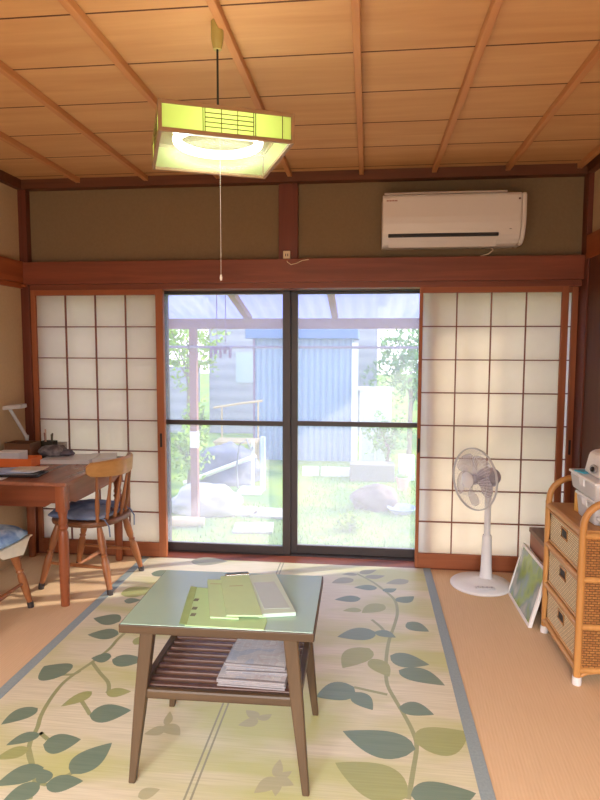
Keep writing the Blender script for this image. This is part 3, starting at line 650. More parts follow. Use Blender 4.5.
# ------------------------------------------------------------------ electric fan
PX, PY = .032, .015
m_fan = plain('fan_white', rgb(226, 224, 228), .35, var=.02); m_fgrey = plain('fan_grey', rgb(178, 174, 186), .4)
m_blade = film('clear_lavender_blade', (.80, .78, .93, 1), .30, .2, .08)
m_wire = plain('fan_wire', rgb(206, 204, 208), .35)
fn = thing('electric_fan', 'white standing electric fan in front of the paper shoji door', 'fan', (.675, -.235, .0005))
MB().lathe([(.168, 0), (.174, .006), (.174, .014), (.165, .022), (.11, .032), (.060, .040), (.045, .048)], (0, 0, 0), 48).build('base', m_fan, fn, smooth=True)
MB().lathe([(.060, .036), (.040, .046), (.035, .06), (.031, .12), (.027, .285), (.024, .300)], (PX, PY, 0), 24).build('lower_pole', m_fan, fn, smooth=True)
MB().lathe([(.018, .30), (.018, .56), (.024, .575)], (PX, PY, 0), 20).build('upper_pole', m_fgrey if False else m_fan, fn, smooth=True)
pn = MB().box(-.055, .055, -.150, -.115, .020, .0255, TR(0, 0, 0, math.radians(-6), 0, 0)).build('control_panel', plain('fan_panel', rgb(206, 204, 210), .4), fn, bev=.002)
for k in range(4): MB().lathe([(.0065, .0), (.0065, .004)], (-.038+.025*k, -.132, .040), 12).build('button', m_fgrey, pn)
ax = Vector((-.84, -.54, .0)).normalized(); HC = Vector((.012, .006, .640))
FM = Matrix.Translation(HC) @ ax.to_track_quat('Z', 'X').to_matrix().to_4x4()
mo = MB().lathe([(.018, -.085), (.042, -.078), (.056, -.05), (.058, .0), (.050, .025), (.012, .03), (.010, .06)], (0, 0, 0), 28, FM).build('motor_housing', plain('fan_lilac', rgb(196, 190, 208), .4), fn, smooth=True)
MB().tube([(PX, PY, .57), (PX, PY, .60), (.028, .016, .63)], [.024, .03, .03], 16).build('neck', m_fan, fn, smooth=True)
cz = .085; Rg = .177
def grille(zrim, zface, rin, name, mesh_mat):
    g = MB()
    g.tube([FM @ Vector((Rg*math.cos(a), Rg*math.sin(a), zrim)) for a in [2*PI*k/48 for k in range(48)]], .0035, 8, closed=True)
    for r_, z_ in ((Rg*.80, zrim+(zface-zrim)*.72), (Rg*.5, zface)):
        g.tube([FM @ Vector((r_*math.cos(a), r_*math.sin(a), z_)) for a in [2*PI*k/40 for k in range(40)]], .0009, 4, closed=True)
    for k in range(54):
        a = 2*PI*k/54; a2 = a+.18
        g.tube([FM @ Vector((q*math.cos(aa), q*math.sin(aa), z_)) for q, aa, z_ in ((rin, a, zface), (Rg*.5, (a+a2)/2, zface), (Rg*.80, a2, zrim+(zface-zrim)*.72), (Rg, a2, zrim))], .0007, 4, False)
    return g.build(name, mesh_mat, fn)
gf = grille(cz+.004, cz+.050, .042, 'front_grille', m_wire); gb = grille(cz-.004, cz-.060, .055, 'rear_grille', m_wire)
MB().lathe([(.043, .046), (.046, .052), (.034, .060), (.006, .064)], (0, 0, cz), 28, FM).build('grille_badge', m_fan, gf, smooth=True)
MB().lathe([(.032, -.010), (.032, .018), (.022, .030), (.004, .033)], (0, 0, cz), 24, FM).build('blade_hub', m_fgrey, fn, smooth=True)
for k in range(5):
    b = MB(); a0 = 2*PI*k/5+.4; n, m_ = 8, 6; g = {}
    for i in range(n+1):
        for j in range(m_+1):
            u, v = i/n, j/m_; r_ = .030+u*.125; wid = .30+.30*math.sin(PI*min(1, u*.9))
            aa = a0+(v-.5)*2*wid+.35*u; z_ = cz+.004+(v-.5)*(.050-.018*u)
            rr = r_*(1-.10*abs(v-.4)**1.5*u*2)
            g[i, j] = b.bm.verts.new(FM @ Vector((rr*math.cos(aa), rr*math.sin(aa), z_)))
    for i in range(n):
        for j in range(m_): b._face([g[i, j], g[i+1, j], g[i+1, j+1], g[i, j+1]])
    o = b.build('blade', m_blade, fn, smooth='full'); sd = o.modifiers.new('thick', 'SOLIDIFY'); sd.thickness = .0015

# ------------------------------------------------------------------ wicker drawer unit
m_rat = wood('rattan_pole_z', rgb(184, 128, 70), rgb(210, 156, 94), 'Z', .35); m_raty = wood('rattan_pole_y', rgb(190, 134, 76), rgb(216, 164, 102), 'Y', .35)
m_shelf = wood('rattan_shelf', rgb(176, 122, 68), rgb(200, 148, 88), 'Y', .45)
m_wk = wicker('wicker_front', rgb(250, 228, 186), rgb(240, 212, 166), 'YZX', .024, .0098)
m_wks = wicker('wicker_side', rgb(178, 122, 64), rgb(156, 100, 50), 'XZY', .022, .0105)
wd = thing('wicker_drawers', 'three-drawer wicker unit with rattan frame and white feet against the wall', 'drawer unit', (.877, -1.034, .0005))
wy, wx = .233, .335
for x in (0, wx):
    for y in (-wy, wy):
        pst = MB().tube([(x, y, .012), (x, y, .655)], .0155, 14).build('post', m_rat, wd, smooth=True)
        MB().lathe([(.018, 0), (.019, .012), (.018, .034)], (x, y, 0), 16).build('foot_cap', plain('white_cap', rgb(226, 220, 220), .4), pst, smooth=True)
for y in (-wy, wy):
    pts = []
    for k in range(17):
        a = PI*k/16; pts.append((wx/2-(wx/2)*math.copysign(abs(math.cos(a))**.75, math.cos(a)), y, .650+.125*math.sin(a)**.8))
    MB().tube(pts, .0145, 12).build('arch', m_rat, wd, smooth=True)
    for z in (.628, .447, .247, .062): MB().tube([(0, y, z), (wx, y, z)], .0135, 12).build('side_rail', m_rat, wd, smooth=True)
    for z0, z1 in ((.075, .235), (.26, .435), (.46, .615)): MB().box(.012, wx-.012, y-.006, y+.006, z0, z1).build('side_panel', m_wks, wd)
    MB().tube([(0, y, .03), (.04, y, .052), (.10, y, .060)], .009, 10).build('brace', m_rat, wd, smooth=True); MB().tube([(wx, y, .03), (wx-.04, y, .052), (wx-.10, y, .060)], .009, 10).build('brace', m_rat, wd, smooth=True)
for x in (0, wx):
    for z in (.634, .447, .247, .062): MB().tube([(x, -wy, z), (x, wy, z)], .0135, 12).build('cross_rail', m_raty, wd, smooth=True)
MB().box(.0, wx, -wy+.004, wy-.004, .636, .650).build('top_shelf', m_shelf, wd, bev=.004)
MB().box(wx-.014, wx-.006, -wy+.014, wy-.014, .07, .62).build('back_panel', m_wk, wd)
for z0, z1 in ((.078, .230), (.263, .430), (.463, .612)):
    dr = MB(); dr.box(.004, .016, -.210, .210, z0, z1); dr.box(.016, .30, -.205, -.197, z0, z1-.01); dr.box(.016, .30, .197, .205, z0, z1-.01); dr.box(.016, .30, -.197, .197, z0, z0+.008)
    d = dr.build('drawer', m_wk, wd)
    e = .0075; MB().tube([(.006, -.208, z0+.006), (.006, .208, z0+.006), (.006, .208, z1-.006), (.006, -.208, z1-.006)], e, 8, closed=True).build('drawer_rim', m_raty, d, smooth=True)
    zc = z1-.048; MB().box(.001, .005, -.033, .033, zc-.017, zc+.017).build('handle_hole', m_dark, d, bev=.002)
    MB().tube([(.002, -.038, zc-.022), (.002, .038, zc-.022), (.002, .038, zc+.022), (.002, -.038, zc+.022)], .004, 6, closed=True).build('handle_rim', m_raty, d, smooth=True)
# things on the wicker unit
m_bin = film('milky_plastic', (.96, .96, 1, 1), .92, .25, .05); m_bin2 = plain('clear_white_lid', rgb(238, 238, 244), .25, var=.02)
TZ = .6512
def bin_(label, c, w, d, h, rz, z, taper=.92):
    b = thing('plastic_bin', label, 'plastic bin', (c[0], c[1], z), rz, 'plastic bins on the wicker drawers')
    m = MB(); lo = [(-w/2*taper, -d/2*taper), (w/2*taper, -d/2*taper), (w/2*taper, d/2*taper), (-w/2*taper, d/2*taper)]
    A = [m.bm.verts.new((x, y, 0)) for x, y in lo]; Bq = [m.bm.verts.new((x/taper, y/taper, h)) for x, y in lo]
    m._face(A[::-1]); m._face(Bq)
    for k in range(4): m._face([A[k], A[(k+1) % 4], Bq[(k+1) % 4], Bq[k]])
    m.build('bin_body', m_bin, b, bev=.01)
    MB().box(-w/2-.004, w/2+.004, -d/2-.004, d/2+.004, h, h+.013).build('lid', m_bin2, b, bev=.005)
    MB().box(-w/2-.003, -w/2+.004, -.03, .03, h-.03, h+.005).build('latch', m_bin2, b, bev=.002)
    MB().box(-w/2*.8, w/2*.8, -d/2*.8, d/2*.8, .004, h*.7).build('contents', plain('bin_contents', rgb(214, 212, 218), .8, var=.25, nscale=26), b, bev=.01)
    return b
bin_('lower milky plastic bin standing on the wicker unit top', (1.045, -1.105), .225, .20, .095, .03, TZ)
bin_('upper milky plastic bin with blue sticker, stacked on the wicker unit', (1.040, -1.095), .235, .315, .070, .0, TZ+.1085)
t = thing('blue_packet', 'bright blue packet lying on the lid of the upper plastic bin', 'packet', (.960, -1.025, TZ+.1085+.0836), .3)
MB().box(-.032, .032, -.034, .034, 0, .006).build('wrapper', plain('cyan_wrapper', rgb(64, 176, 214), .35, var=.15, nscale=30), t, bev=.002)
t = thing('tissue_dispenser', 'white rounded dispenser with a dark button on top of the plastic bins', 'dispenser', (1.03, -1.10, TZ+.1085+.0835), .0)
tb_ = MB(); tb_.prism([(-.075, 0), (.08, 0), (.08, .105), (-.03, .105), (-.055, .09)], -.09, .09, Matrix(((1, 0, 0, 0), (0, 0, 1, 0), (0, 1, 0, 0), (0, 0, 0, 1)))); tb_.build('dispenser_body', m_white, t, bev=.014)
oval = MB(); oval.lathe([(.030, 0), (.032, .004), (.028, .008)], (0, 0, 0), 24, TR(-.0725, -.035, .035) @ Matrix.Rotation(math.radians(-78), 4, 'Y') @ Matrix.Diagonal((.6, 1.15, 1, 1))); ov = oval.build('oval_plate', plain('silver_grey', rgb(168, 166, 172), .3, .3), t, smooth=True)
MB().lathe([(.011, .0), (.011, .006), (.008, .009)], (0, 0, 0), 16, TR(-.081, -.044, .036) @ Matrix.Rotation(math.radians(-78), 4, 'Y')).build('button', m_dark, ov, smooth=True)
t = thing('plastic_bag', 'clear crumpled plastic bag on the near end of the wicker unit top', 'plastic bag', (1.06, -1.235, TZ))
MB().blob((0, 0, .035), (.11, .022, .04), 3, .35, 5, -.8).build('bag_film', film('bag_plastic', (.95, .95, .97, 1), .6, .2, .08), t, smooth='full')
t = thing('yellow_packet', 'small yellow packet wedged behind the lower plastic bin', 'packet', (.965, -.965, TZ), .1)
MB().box(-.022, .022, -.018, .018, 0, .092).build('wrapper', plain('yellow_wrapper', rgb(232, 178, 84), .5, var=.2, nscale=40), t, bev=.006)
MB().box(-.020, .020, -.004, .004, .090, .104).build('seal', plain('green_seal', rgb(120, 128, 60), .5), t)

# ------------------------------------------------------------------ leaning picture, box behind it
ang = math.radians(15)
pf = thing('picture_frame', 'white framed green picture leaning beside the wicker drawers', 'picture', (.808, -.545, .0005), math.radians(.5))
PM = Matrix.Rotation(ang, 4, 'Y')
pw, ph, fw = .44, .305, .016
for a in ((0, .018, -pw/2, pw/2, 0, fw), (0, .018, -pw/2, pw/2, ph-fw, ph), (0, .018, -pw/2, -pw/2+fw, fw, ph-fw), (0, .018, pw/2-fw, pw/2, fw, ph-fw)):
    MB().box(*a, PM).build('frame_bar', m_white, pf, bev=.002)
m, nt, out = _new('blurred_green_print'); p_ = bsdf(nt, out, .15, 0, .5)
n_ = N(nt, 'ShaderNodeTexNoise'); n_.inputs['Scale'].default_value = 7; n_.inputs['Detail'].default_value = 2; nt.links.new(coords(nt), n_.inputs['Vector'])
r_ = N(nt, 'ShaderNodeValToRGB'); e = r_.color_ramp.elements; e[0].position = .32; e[0].color = rgb(96, 128, 92); e[1].position = .72; e[1].color = rgb(206, 204, 200)
x_ = e.new(.45); x_.color = rgb(150, 178, 96)
x_ = e.new(.58); x_.color = rgb(140, 162, 158)
nt.links.new(n_.outputs[0], r_.inputs[0]); nt.links.new(r_.outputs[0], p_.inputs['Base Color'])
MB().box(.004, .008, -pw/2+fw, pw/2-fw, fw, ph-fw, PM).build('print', m, pf)
MB().box(.0085, .016, -pw/2+fw, pw/2-fw, fw, ph-fw, PM).build('backing', plain('dark_backing', rgb(60, 48, 50), .8), pf)
bx = thing('wooden_box', 'reddish-brown wooden box behind the leaning picture', 'box', (1.025, -.55, .0005))
m_bxw = wood('box_wood', rgb(150, 92, 66), rgb(174, 114, 84), 'Y', .5)
MB().box(-.11, .15, -.20, .20, 0, .365).build('box_body', m_bxw, bx, bev=.003)
MB().box(-.115, .155, -.205, .205, .366, .392).build('box_lid', wood('box_lid_wood', rgb(116, 82, 64), rgb(140, 102, 80), 'Y', .5), bx, bev=.003)
t = thing('plastic_container', 'grey translucent container on the brown box behind the wicker drawers', 'container', (.985, -.665, .3935))
MB().lathe([(.05, 0), (.055, .01), (.055, .10), (.048, .115)], (0, 0, 0), 24).build('container_body', film('grey_clear', (.8, .82, .86, 1), .6, .2, .08), t, smooth=True)
MB().lathe([(.05, .116), (.05, .130), (.045, .134)], (0, 0, 0), 24).build('container_lid', m_fgrey, t, smooth=True)

# ------------------------------------------------------------------ air conditioner
ac = thing('air_conditioner', 'white wall-mounted air conditioner above the right shoji door', 'air conditioner', (.47, .03, 1.985))
m_ac = plain('ac_white', rgb(206, 196, 190), .35, var=.015)
prof = [(0, 0), (-.12, -.004), (-.150, .004), (-.175, .022), (-.194, .048), (-.206, .080), (-.213, .115), (-.216, .150), (-.216, .262), (-.208, .278), (0, .285)]
YZ = lambda x0, x1: (Matrix(((0, 0, 1, 0), (1, 0, 0, 0), (0, 1, 0, 0), (0, 0, 0, 1))), x0, x1)
Mx, a_, b_ = YZ(-.395, .385)
MB().prism(prof, -.395, .382, Mx).build('body', m_ac, ac, bev=.006)
MB().prism([(y*1.0, z) for y, z in prof], .383, .410, Mx).build('end_panel', m_ac, ac, bev=.010)
MB().box(-.36, .262, -.203, -.14, .040, .060, TR(0, .0, 0)).build('outlet_slot', plain('black_slot', rgb(22, 20, 22), .5), ac, bev=.003)
MB().box(-.355, .257, -.040, .040, -.003, .003, TR(0, -.168, .020, math.radians(-47), 0, 0)).build('louver', m_ac, ac, bev=.002)
MB().box(-.385, .30, -.217, -.10, .279, .289).build('intake_grille', plain('ac_grey', rgb(170, 156, 146), .5), ac, bev=.002)
lg = MB(); x = -.372
for k in range(7): lg.box(x, x+.0065, -.2175, -.2150, .240, .2475); x += .009
lg.build('brand_lettering', plain('ac_red_mark', rgb(140, 74, 56), .5), ac)
MB().box(.362, .374, -.2180, -.2150, .236, .246).build('corner_mark', plain('ac_mark', rgb(98, 72, 64), .5), ac)
MB().lathe([(.006, 0), (.006, .003)], (.325, -.206, .075), 14, TR(0, 0, 0)).build('indicator', plain('ac_led', rgb(90, 80, 74), .4), ac)
MB().tube([(.25, -.04, .0), (.262, -.05, -.015), (.235, -.055, -.040), (.19, -.05, -.052)], .004, 8).build('cable', plain('ivory_cable', rgb(200, 176, 150), .5), ac, smooth=True)
# socket with a wire on the wall post
so = thing('wall_socket', 'small ivory wall socket with a loose wire on the post above the beam', 'socket', (-.503, -.008, 1.952))
m_iv = plain('ivory_plastic', rgb(214, 190, 160), .4, var=.02)
MB().box(-.022, .022, -.016, 0, -.018, .030).build('socket_box', m_iv, so, bev=.003)
MB().box(-.009, -.004, -.0165, -.015, -.004, .012).build('slot', m_dark, so); MB().box(.004, .009, -.0165, -.015, -.004, .012).build('slot', m_dark, so)
MB().tube([(0, -.012, -.018), (.006, -.034, -.040), (.03, -.042, -.058), (.065, -.042, -.050), (.10, -.042, -.034), (.14, -.041, -.028)], .0028, 8).build('wire', m_iv, so, smooth=True)

# ------------------------------------------------------------------ pendant lamp
pl = thing('pendant_lamp', 'square wooden-framed pendant lamp with glowing yellow-green panels and ring tube', 'pendant lamp', (-.504, -1.739, 2.017), math.radians(22.6))
m_lf = wood('lamp_frame_wood', rgb(140, 108, 78), rgb(164, 130, 96), 'X', .5)
m_kum = plain('lamp_lattice_wood', rgb(96, 78, 40), .5)
m_acr = paper_mat('yellow_green_acrylic', (.80, .93, .44, 1), .72)
m_acr2 = film('milky_green_diffuser', (.82, 1.0, .72, 1), .22, .1, .03)
hs, hh, b = .2015, .090, .0055
for x, y in ((-1, -1), (1, -1), (1, 1), (-1, 1)): MB().box(x*hs-b, x*hs+b, y*hs-b, y*hs+b, 0, hh).build('corner_bar', m_lf, pl, bev=.001)
for z in (b, hh-b):
    for s_ in (-1, 1):
        MB().box(-hs+b, hs-b, s_*hs-b, s_*hs+b, z-b, z+b).build('frame_bar', m_lf, pl, bev=.001); MB().box(s_*hs-b, s_*hs+b, -hs+b, hs-b, z-b, z+b).build('frame_bar', m_lf, pl, bev=.001)
for k in range(4):
    Mz = Matrix.Rotation(k*PI/2, 4, 'Z')
    pnl = MB().box(-hs+b, hs-b, -hs-.0008, -hs+.0008, 2*b, hh-2*b, Mz).build('side_panel', m_acr, pl)
    L = MB(); x0, x1 = -.070, .078
    for x in (x0-.006, x0, x0+(x1-x0)/3, x0+2*(x1-x0)/3, x1, x1+.006): L.box(x-.0011, x+.0011, -hs-.004, -hs-.0009, 2*b, hh-2*b, Mz)
    for j in range(1, 5): z = 2*b+(hh-4*b)*j/5; L.box(x0, x1, -hs-.004, -hs-.0009, z-.0009, z+.0009, Mz)
    L.build('lattice', m_kum, pnl)
    MB().box(hs-.034, hs-.032, -hs-.004, -hs-.0009, 2*b, hh-2*b, Mz).build('edge_strip', m_kum, pnl)
MB().box(-hs+b, hs-b, -hs+b, hs-b, .004, .006).build('diffuser', m_acr2, pl)
MB().tube([(.135*math.cos(a), .135*math.sin(a), .050) for a in [2*PI*k/48 for k in range(48)]], .0145, 12, closed=True).build('ring_tube', glow('fluorescent_tube', (1.0, .97, .80, 1), 11), pl, smooth='full')
MB().box(-.15, .15, -.018, .018, .068, .085).build('tube_holder', m_white, pl, bev=.003)
MB().lathe([(.06, .085), (.055, .10), (.012, .112)], (0, 0, 0), 24).build('canopy', m_white, pl, smooth=True)
MB().tube([(0, 0, .11), (0, 0, .365)], .0036, 8).build('cord', plain('black_cord', rgb(36, 32, 24), .6), pl)
MB().lathe([(.014, .345), (.018, .365), (.021, .38), (.021, .432)], (0, 0, 0), 20).build('ceiling_rose', plain('olive_rose', rgb(168, 150, 84), .5), pl, smooth=True)
MB().tube([(.006, 0, .06), (.006, 0, -.385)], .0008, 6).build('pull_string', m_white, pl)
MB().lathe([(.003, -.405), (.005, -.397), (.0025, -.385)], (.006, 0, 0), 10).build('string_end', m_white, pl, smooth=True)
# ------------------------------------------------------------------ garden outside
GZ = -.45
def lawn():
    m, nt, out = _new('lawn_ground'); p = bsdf(nt, out, .9, 0, .1)
    n = N(nt, 'ShaderNodeTexNoise'); n.inputs['Scale'].default_value = 1.6; n.inputs['Detail'].default_value = 6; nt.links.new(coords(nt), n.inputs['Vector'])
    r = N(nt, 'ShaderNodeValToRGB'); e = r.color_ramp.elements; e[0].position = .36; e[0].color = rgb(84, 124, 60); e[1].position = .66; e[1].color = rgb(150, 170, 70)
    nt.links.new(n.outputs[0], r.inputs[0]); nt.links.new(r.outputs[0], p.inputs['Base Color']); bump(nt, p, n.outputs[0], .4, .05); return m
struct('ground', MB().box(-30, 30, .26, 40, GZ-.2, GZ), lawn(), 'sunny garden lawn outside the window', 'ground')
struct('ground', MB().box(-30, 30, -30, YS-.1, GZ-.2, -.06), plain('yard_soil', rgb(170, 160, 140), .9), 'pale yard ground beyond the opening opposite the window', 'ground')
m_gr = plain('grass_blades', rgb(124, 160, 62), .8, var=.35, nscale=3)
G = MB(); rnd = random.Random(3)
for k in range(9000):
    x, y = rnd.uniform(-2.2, 1.6), rnd.uniform(1.5, 5.6)
    if x < -.75 and (y > 3.2 or rnd.random() < .5): continue
    h = rnd.uniform(.02, .06); a = rnd.uniform(0, PI); dx_, dy_ = math.cos(a)*.006, math.sin(a)*.006; l = rnd.uniform(-.03, .03)
    G.poly([(x-dx_, y-dy_, GZ), (x+dx_, y+dy_, GZ), (x+l, y+l*.5, GZ+h)])
tag(G.build('grass', m_gr), 'short bright grass growing on the garden lawn', 'grass', kind='stuff')
m_con = plain('concrete', rgb(182, 178, 174), .9, var=.1, nscale=20, bmp=.1)
struct('ground', MB().box(-4, 4, .26, 1.28, GZ, GZ+.10), plain('bounce_slab', rgb(226, 222, 214), .8), 'unseen pale slab strip added under the window to bounce light', 'ground')  # out-of-view slab added to reflect light onto the shoji and ceiling
# patio canopy
m_pw = wood('pinkish_timber', rgb(140, 98, 92), rgb(164, 118, 110), 'Z', .7); m_pwx = wood('pinkish_timber_x', rgb(130, 94, 96), rgb(154, 116, 114), 'X', .7)
m_poly = film('lavender_polycarbonate', (.36, .37, .88, 1), .92, .2, .03)
pc = thing('patio_canopy', 'pinkish timber patio canopy with lavender corrugated roof outside the window', 'canopy', (0, 0, GZ), kind='thing')
for x in (-1.79, 1.66):
    ps = MB().box(x-.037, x+.037, 2.30, 2.374, 0, 2.04).build('post', m_pw, pc, bev=.003)
MB().box(-1.827, -1.752, 2.296, 2.378, .80, .97).build('paper_notice', m_wp, pc)
MB().box(-3.2, 1.72, 2.30, 2.375, 2.03, 2.135).build('beam', m_pwx, pc, bev=.003)
for x in (-2.2, -1.22, -.33, .60, 1.50): MB().box(x-.03, x+.03, .28, 2.42, -.03, .03, Matrix.Translation((0, 0, 2.15)) @ Matrix(((1, 0, 0, 0), (0, 1, 0, 0), (0, -.235, 1, 2.35*.235), (0, 0, 0, 1)))).build('rafter', m_pw, pc)
cr = MB(); nx = 160; rows = []
for y in (.26, 2.65):
    rows.append([cr.bm.verts.new((-3.2+4.92*i/nx, y, 2.19+(2.35-y)*.235+.009*math.sin(i*PI/2))) for i in range(nx+1)])
for i in range(nx): cr._face([rows[0][i], rows[0][i+1], rows[1][i+1], rows[1][i]])
cr.build('roof_sheet', m_poly, pc, smooth='full')
lp = thing('laundry_pole', 'thin horizontal laundry pole hanging under the patio canopy', 'pole', (0, 2.18, 1.395))
MB().tube([(-2.9, 0, 0), (1.6, 0, 0)], .014, 10).build('pole', plain('pole_steel', rgb(150, 138, 158), .4), lp, smooth=True)
for x in (-1.79, 1.64): MB().tube([(x, .12, .02), (x, .0, -.02), (x, -.02, .02)], .008, 8).build('bracket', m_bronze, lp)
m_pk = plain('pinkish_plastic', rgb(132, 98, 138), .5)
lh = thing('laundry_hanger', 'pinkish laundry clip hanger hung on two cords from the canopy', 'hanger', (-1.218, 1.2, 1.352))
for x in (-.037, .037): MB().tube([(x, 0, .04), (x, 0, 1.08)], .0035, 6).build('cord', m_pk, lh)
MB().tube([(-.08, -.03, .03), (.08, -.03, .03), (.08, .03, .03), (-.08, .03, .03)], .012, 8, closed=True).build('hanger_frame', m_pk, lh, smooth=True)
for k, (x, y, dz_) in enumerate(((-.08, -.03, 0), (-.04, -.03, .035), (0, -.03, .0), (.04, -.03, .035), (.08, -.03, 0), (-.06, .03, .03), (.02, .03, .035), (.07, .03, .02))):
    MB().box(x-.010, x+.010, y-.008, y+.008, -.05+dz_, .025, None, .003).build('clip', m_pk, lh)
# shed
m_sh = None
m, nt, out = _new('blue_metal_siding'); p_ = bsdf(nt, out, .5); w_ = N(nt, 'ShaderNodeTexWave', bands_direction='X'); w_.inputs['Scale'].default_value = 3.2
nt.links.new(coords(nt), w_.inputs['Vector']); nt.links.new(mixcol(nt, w_.outputs[0], rgb(112, 138, 182), rgb(136, 160, 198)), p_.inputs['Base Color']); bump(nt, p_, w_.outputs[0], .5, .02); m_sh = m
sh = thing('garden_shed', 'pale blue metal garden shed with white corner post', 'shed', (-1.05, 6.0, GZ))
MB().box(-.81, .80, 0, 1.6, 0, 1.99).build('shed_walls', m_sh, sh)
MB().box(.80, .90, -.05, .06, 0, 1.93).build('corner_post', plain('white_metal', rgb(236, 236, 240), .5), sh)
MB().box(-.90, .90, -.22, 1.8, 1.99, 2.14).build('shed_roof', plain('shed_blue', rgb(74, 108, 164), .5), sh, bev=.01)
MB().box(-.81, -.78, -.03, .0, 0, 1.99).build('downpipe', m_pk, sh)
# neighbour house
m, nt, out = _new('grey_siding'); p_ = bsdf(nt, out, .8); w_ = N(nt, 'ShaderNodeTexWave', bands_direction='Z'); w_.inputs['Scale'].default_value = 1.3
nt.links.new(coords(nt), w_.inputs['Vector']); nt.links.new(mixcol(nt, w_.outputs[0], rgb(148, 148, 166), rgb(166, 166, 182)), p_.inputs['Base Color'])
nh = thing('neighbour_house', 'grey horizontally sided house beyond the shed', 'house', (-2.4, 9.0, GZ))
MB().box(-1.0, 2.6, 0, 4, 0, 3.0).build('house_walls', m, nh)
MB().prism([(-1.3, 3.0), (2.9, 3.0), (.8, 4.3)], -.4, 4.4, Matrix(((1, 0, 0, 0), (0, 0, 1, 0), (0, 1, 0, 0), (0, 0, 0, 1)))).build('house_roof', plain('roof_grey', rgb(140, 140, 150), .7), nh)
MB().box(-.4, .3, -.03, .02, 1.1, 1.75).build('house_window', plain('pale_pane', rgb(176, 190, 204), .2), nh)
gf_ = thing('garden_fence', 'pale grey board fence between the left tree and the grey house', 'fence', (-4.9, 8.6, GZ))
MB().box(-1.4, 1.40, 0, .04, .05, 1.45).build('boards', m, gf_)
for x in (-1.3, 0, 1.3): MB().box(x-.05, x+.05, -.06, 0, 0, 1.5).build('post', m_pw, gf_)
# plants
m_lf1 = plain('yellow_green_leaves', rgb(150, 184, 44), .7, var=.3, nscale=2); m_lf2 = plain('mid_green_leaves', rgb(112, 156, 70), .7, var=.3, nscale=2)
m_bark = plain('bark', rgb(128, 110, 92), .9)
def plant(name, label, cat, loc, rad, cz_, n, m, trunk=True, leaf=.05, seed=1, group=None):
    t = thing(name, label, cat, loc, 0, group); rn = random.Random(seed); F = MB()
    for k in range(n):
        while True:
            q = Vector((rn.uniform(-1, 1), rn.uniform(-1, 1), rn.uniform(-1, 1)))
            if .25 < q.length < 1: break
        q = q*(.8+.3*math.sin(q.x*7+seed)*math.sin(q.z*6))
        c = Vector((q.x*rad[0], q.y*rad[1], q.z*rad[2]+cz_)); s_ = leaf*rn.uniform(.6, 1.3)
        if c.z < .01: c.z = .01+rn.random()*.05
        a = Euler((rn.uniform(-1, 1), rn.uniform(-1, 1), rn.uniform(0, 6.3))).to_matrix()
        F.poly([c+a @ Vector(v) for v in ((-s_, 0, 0), (0, -s_*.45, 0), (s_, 0, 0), (0, s_*.45, 0))])
    F.build('foliage', m, t)
    T = MB(); T.tube([(0, 0, 0), (.02, .01, cz_*.6), (0, 0, cz_)], [.045*rad[0]+.015, .035*rad[0]+.01, .012], 8)
    for k in range(6):
        a = k*1.05; T.tube([(.01, 0, cz_*(.5+.06*k)), (math.cos(a)*rad[0]*.6, math.sin(a)*rad[1]*.6, cz_+rad[2]*.4)], [.014, .005], 6)
    T.build('stems', m_bark, t, smooth=True); return t
plant('tree', 'yellow-green tree beyond the canopy post at the left of the view', 'tree', (-2.85, 5.6, GZ), (.75, .6, .85), 1.95, 1600, m_lf1, seed=2)
plant('tree', 'green leafy tree right of the pale blue shed', 'tree', (.72, 6.6, GZ), (.80, .6, .95), 1.60, 2600, m_lf2, seed=5)
plant('tree', 'mid-green tree farther back behind the tree by the shed', 'tree', (1.5, 8.5, GZ), (1.1, .8, 1.1), 1.9, 2200, m_lf2, seed=8)
plant('bush', 'yellow-green bush at the foot of the canopy post', 'bush', (-2.22, 3.5, GZ), (.32, .3, .42), .55, 900, m_lf1, leaf=.035, seed=4)
plant('bush', 'yellow-green bush between the canopy post and the wooden bench', 'bush', (-2.52, 4.9, GZ), (.22, .25, .5), .75, 800, m_lf1, leaf=.035, seed=6)
plant('bush', 'pale green bush above the concrete block by the lawn', 'bush', (.30, 5.15, GZ), (.42, .28, .40), .55, 1100, m_lf2, leaf=.035, seed=7)
plant('shrub', 'low spiky plant in the grass in front of the striped rock', 'plant', (-.16, 2.25, GZ), (.16, .16, .09), .09, 260, m_lf1, leaf=.04, seed=11)
# garden objects
m_rock = plain('striped_rock', rgb(110, 94, 88), .9, var=.4, nscale=9, bmp=.5)
tag(MB().blob((0, 0, 0), (.27, .2, .17), 4, .22, 2).build('rock', m_rock, None, smooth='full', loc=(.10, 3.15, GZ+.10)), 'large brown striped rock on the lawn', 'rock')
def slab(name, label, cat, loc, w, d, h, m, rz=0, group=None):
    return tag(MB().box(-w/2, w/2, -d/2, d/2, 0, h, None, min(.012, h*.3)).build(name, m, None, loc=loc, rot=(0, 0, rz)), label, cat, group)
slab('stepping_stone', 'nearest pale stepping stone set in the lawn', 'stepping stone', (-1.13, 2.15, GZ), .40, .32, .03, m_con, .1, 'stepping stones in the lawn')
slab('stepping_stone', 'middle pale stepping stone set in the lawn', 'stepping stone', (-1.02, 2.72, GZ), .42, .34, .03, m_con, -.15, 'stepping stones in the lawn')
slab('stepping_stone', 'farthest pale stepping stone set in the lawn', 'stepping stone', (-1.33, 2.75, GZ), .26, .34, .03, m_con, .2, 'stepping stones in the lawn')
slab('concrete_block', 'grey concrete block beside the bush at the back of the lawn', 'block', (.08, 4.65, GZ), .62, .3, .24, plain('grey_concrete', rgb(126, 122, 120), .9), 0)
m_wc = plain('white_concrete', rgb(236, 234, 230), .9)
slab('kerb_block', 'white kerb block on the shed side, the left of the two', 'kerb', (-.80, 4.85, GZ), .24, .14, .12, m_wc, 0, 'white kerb blocks')
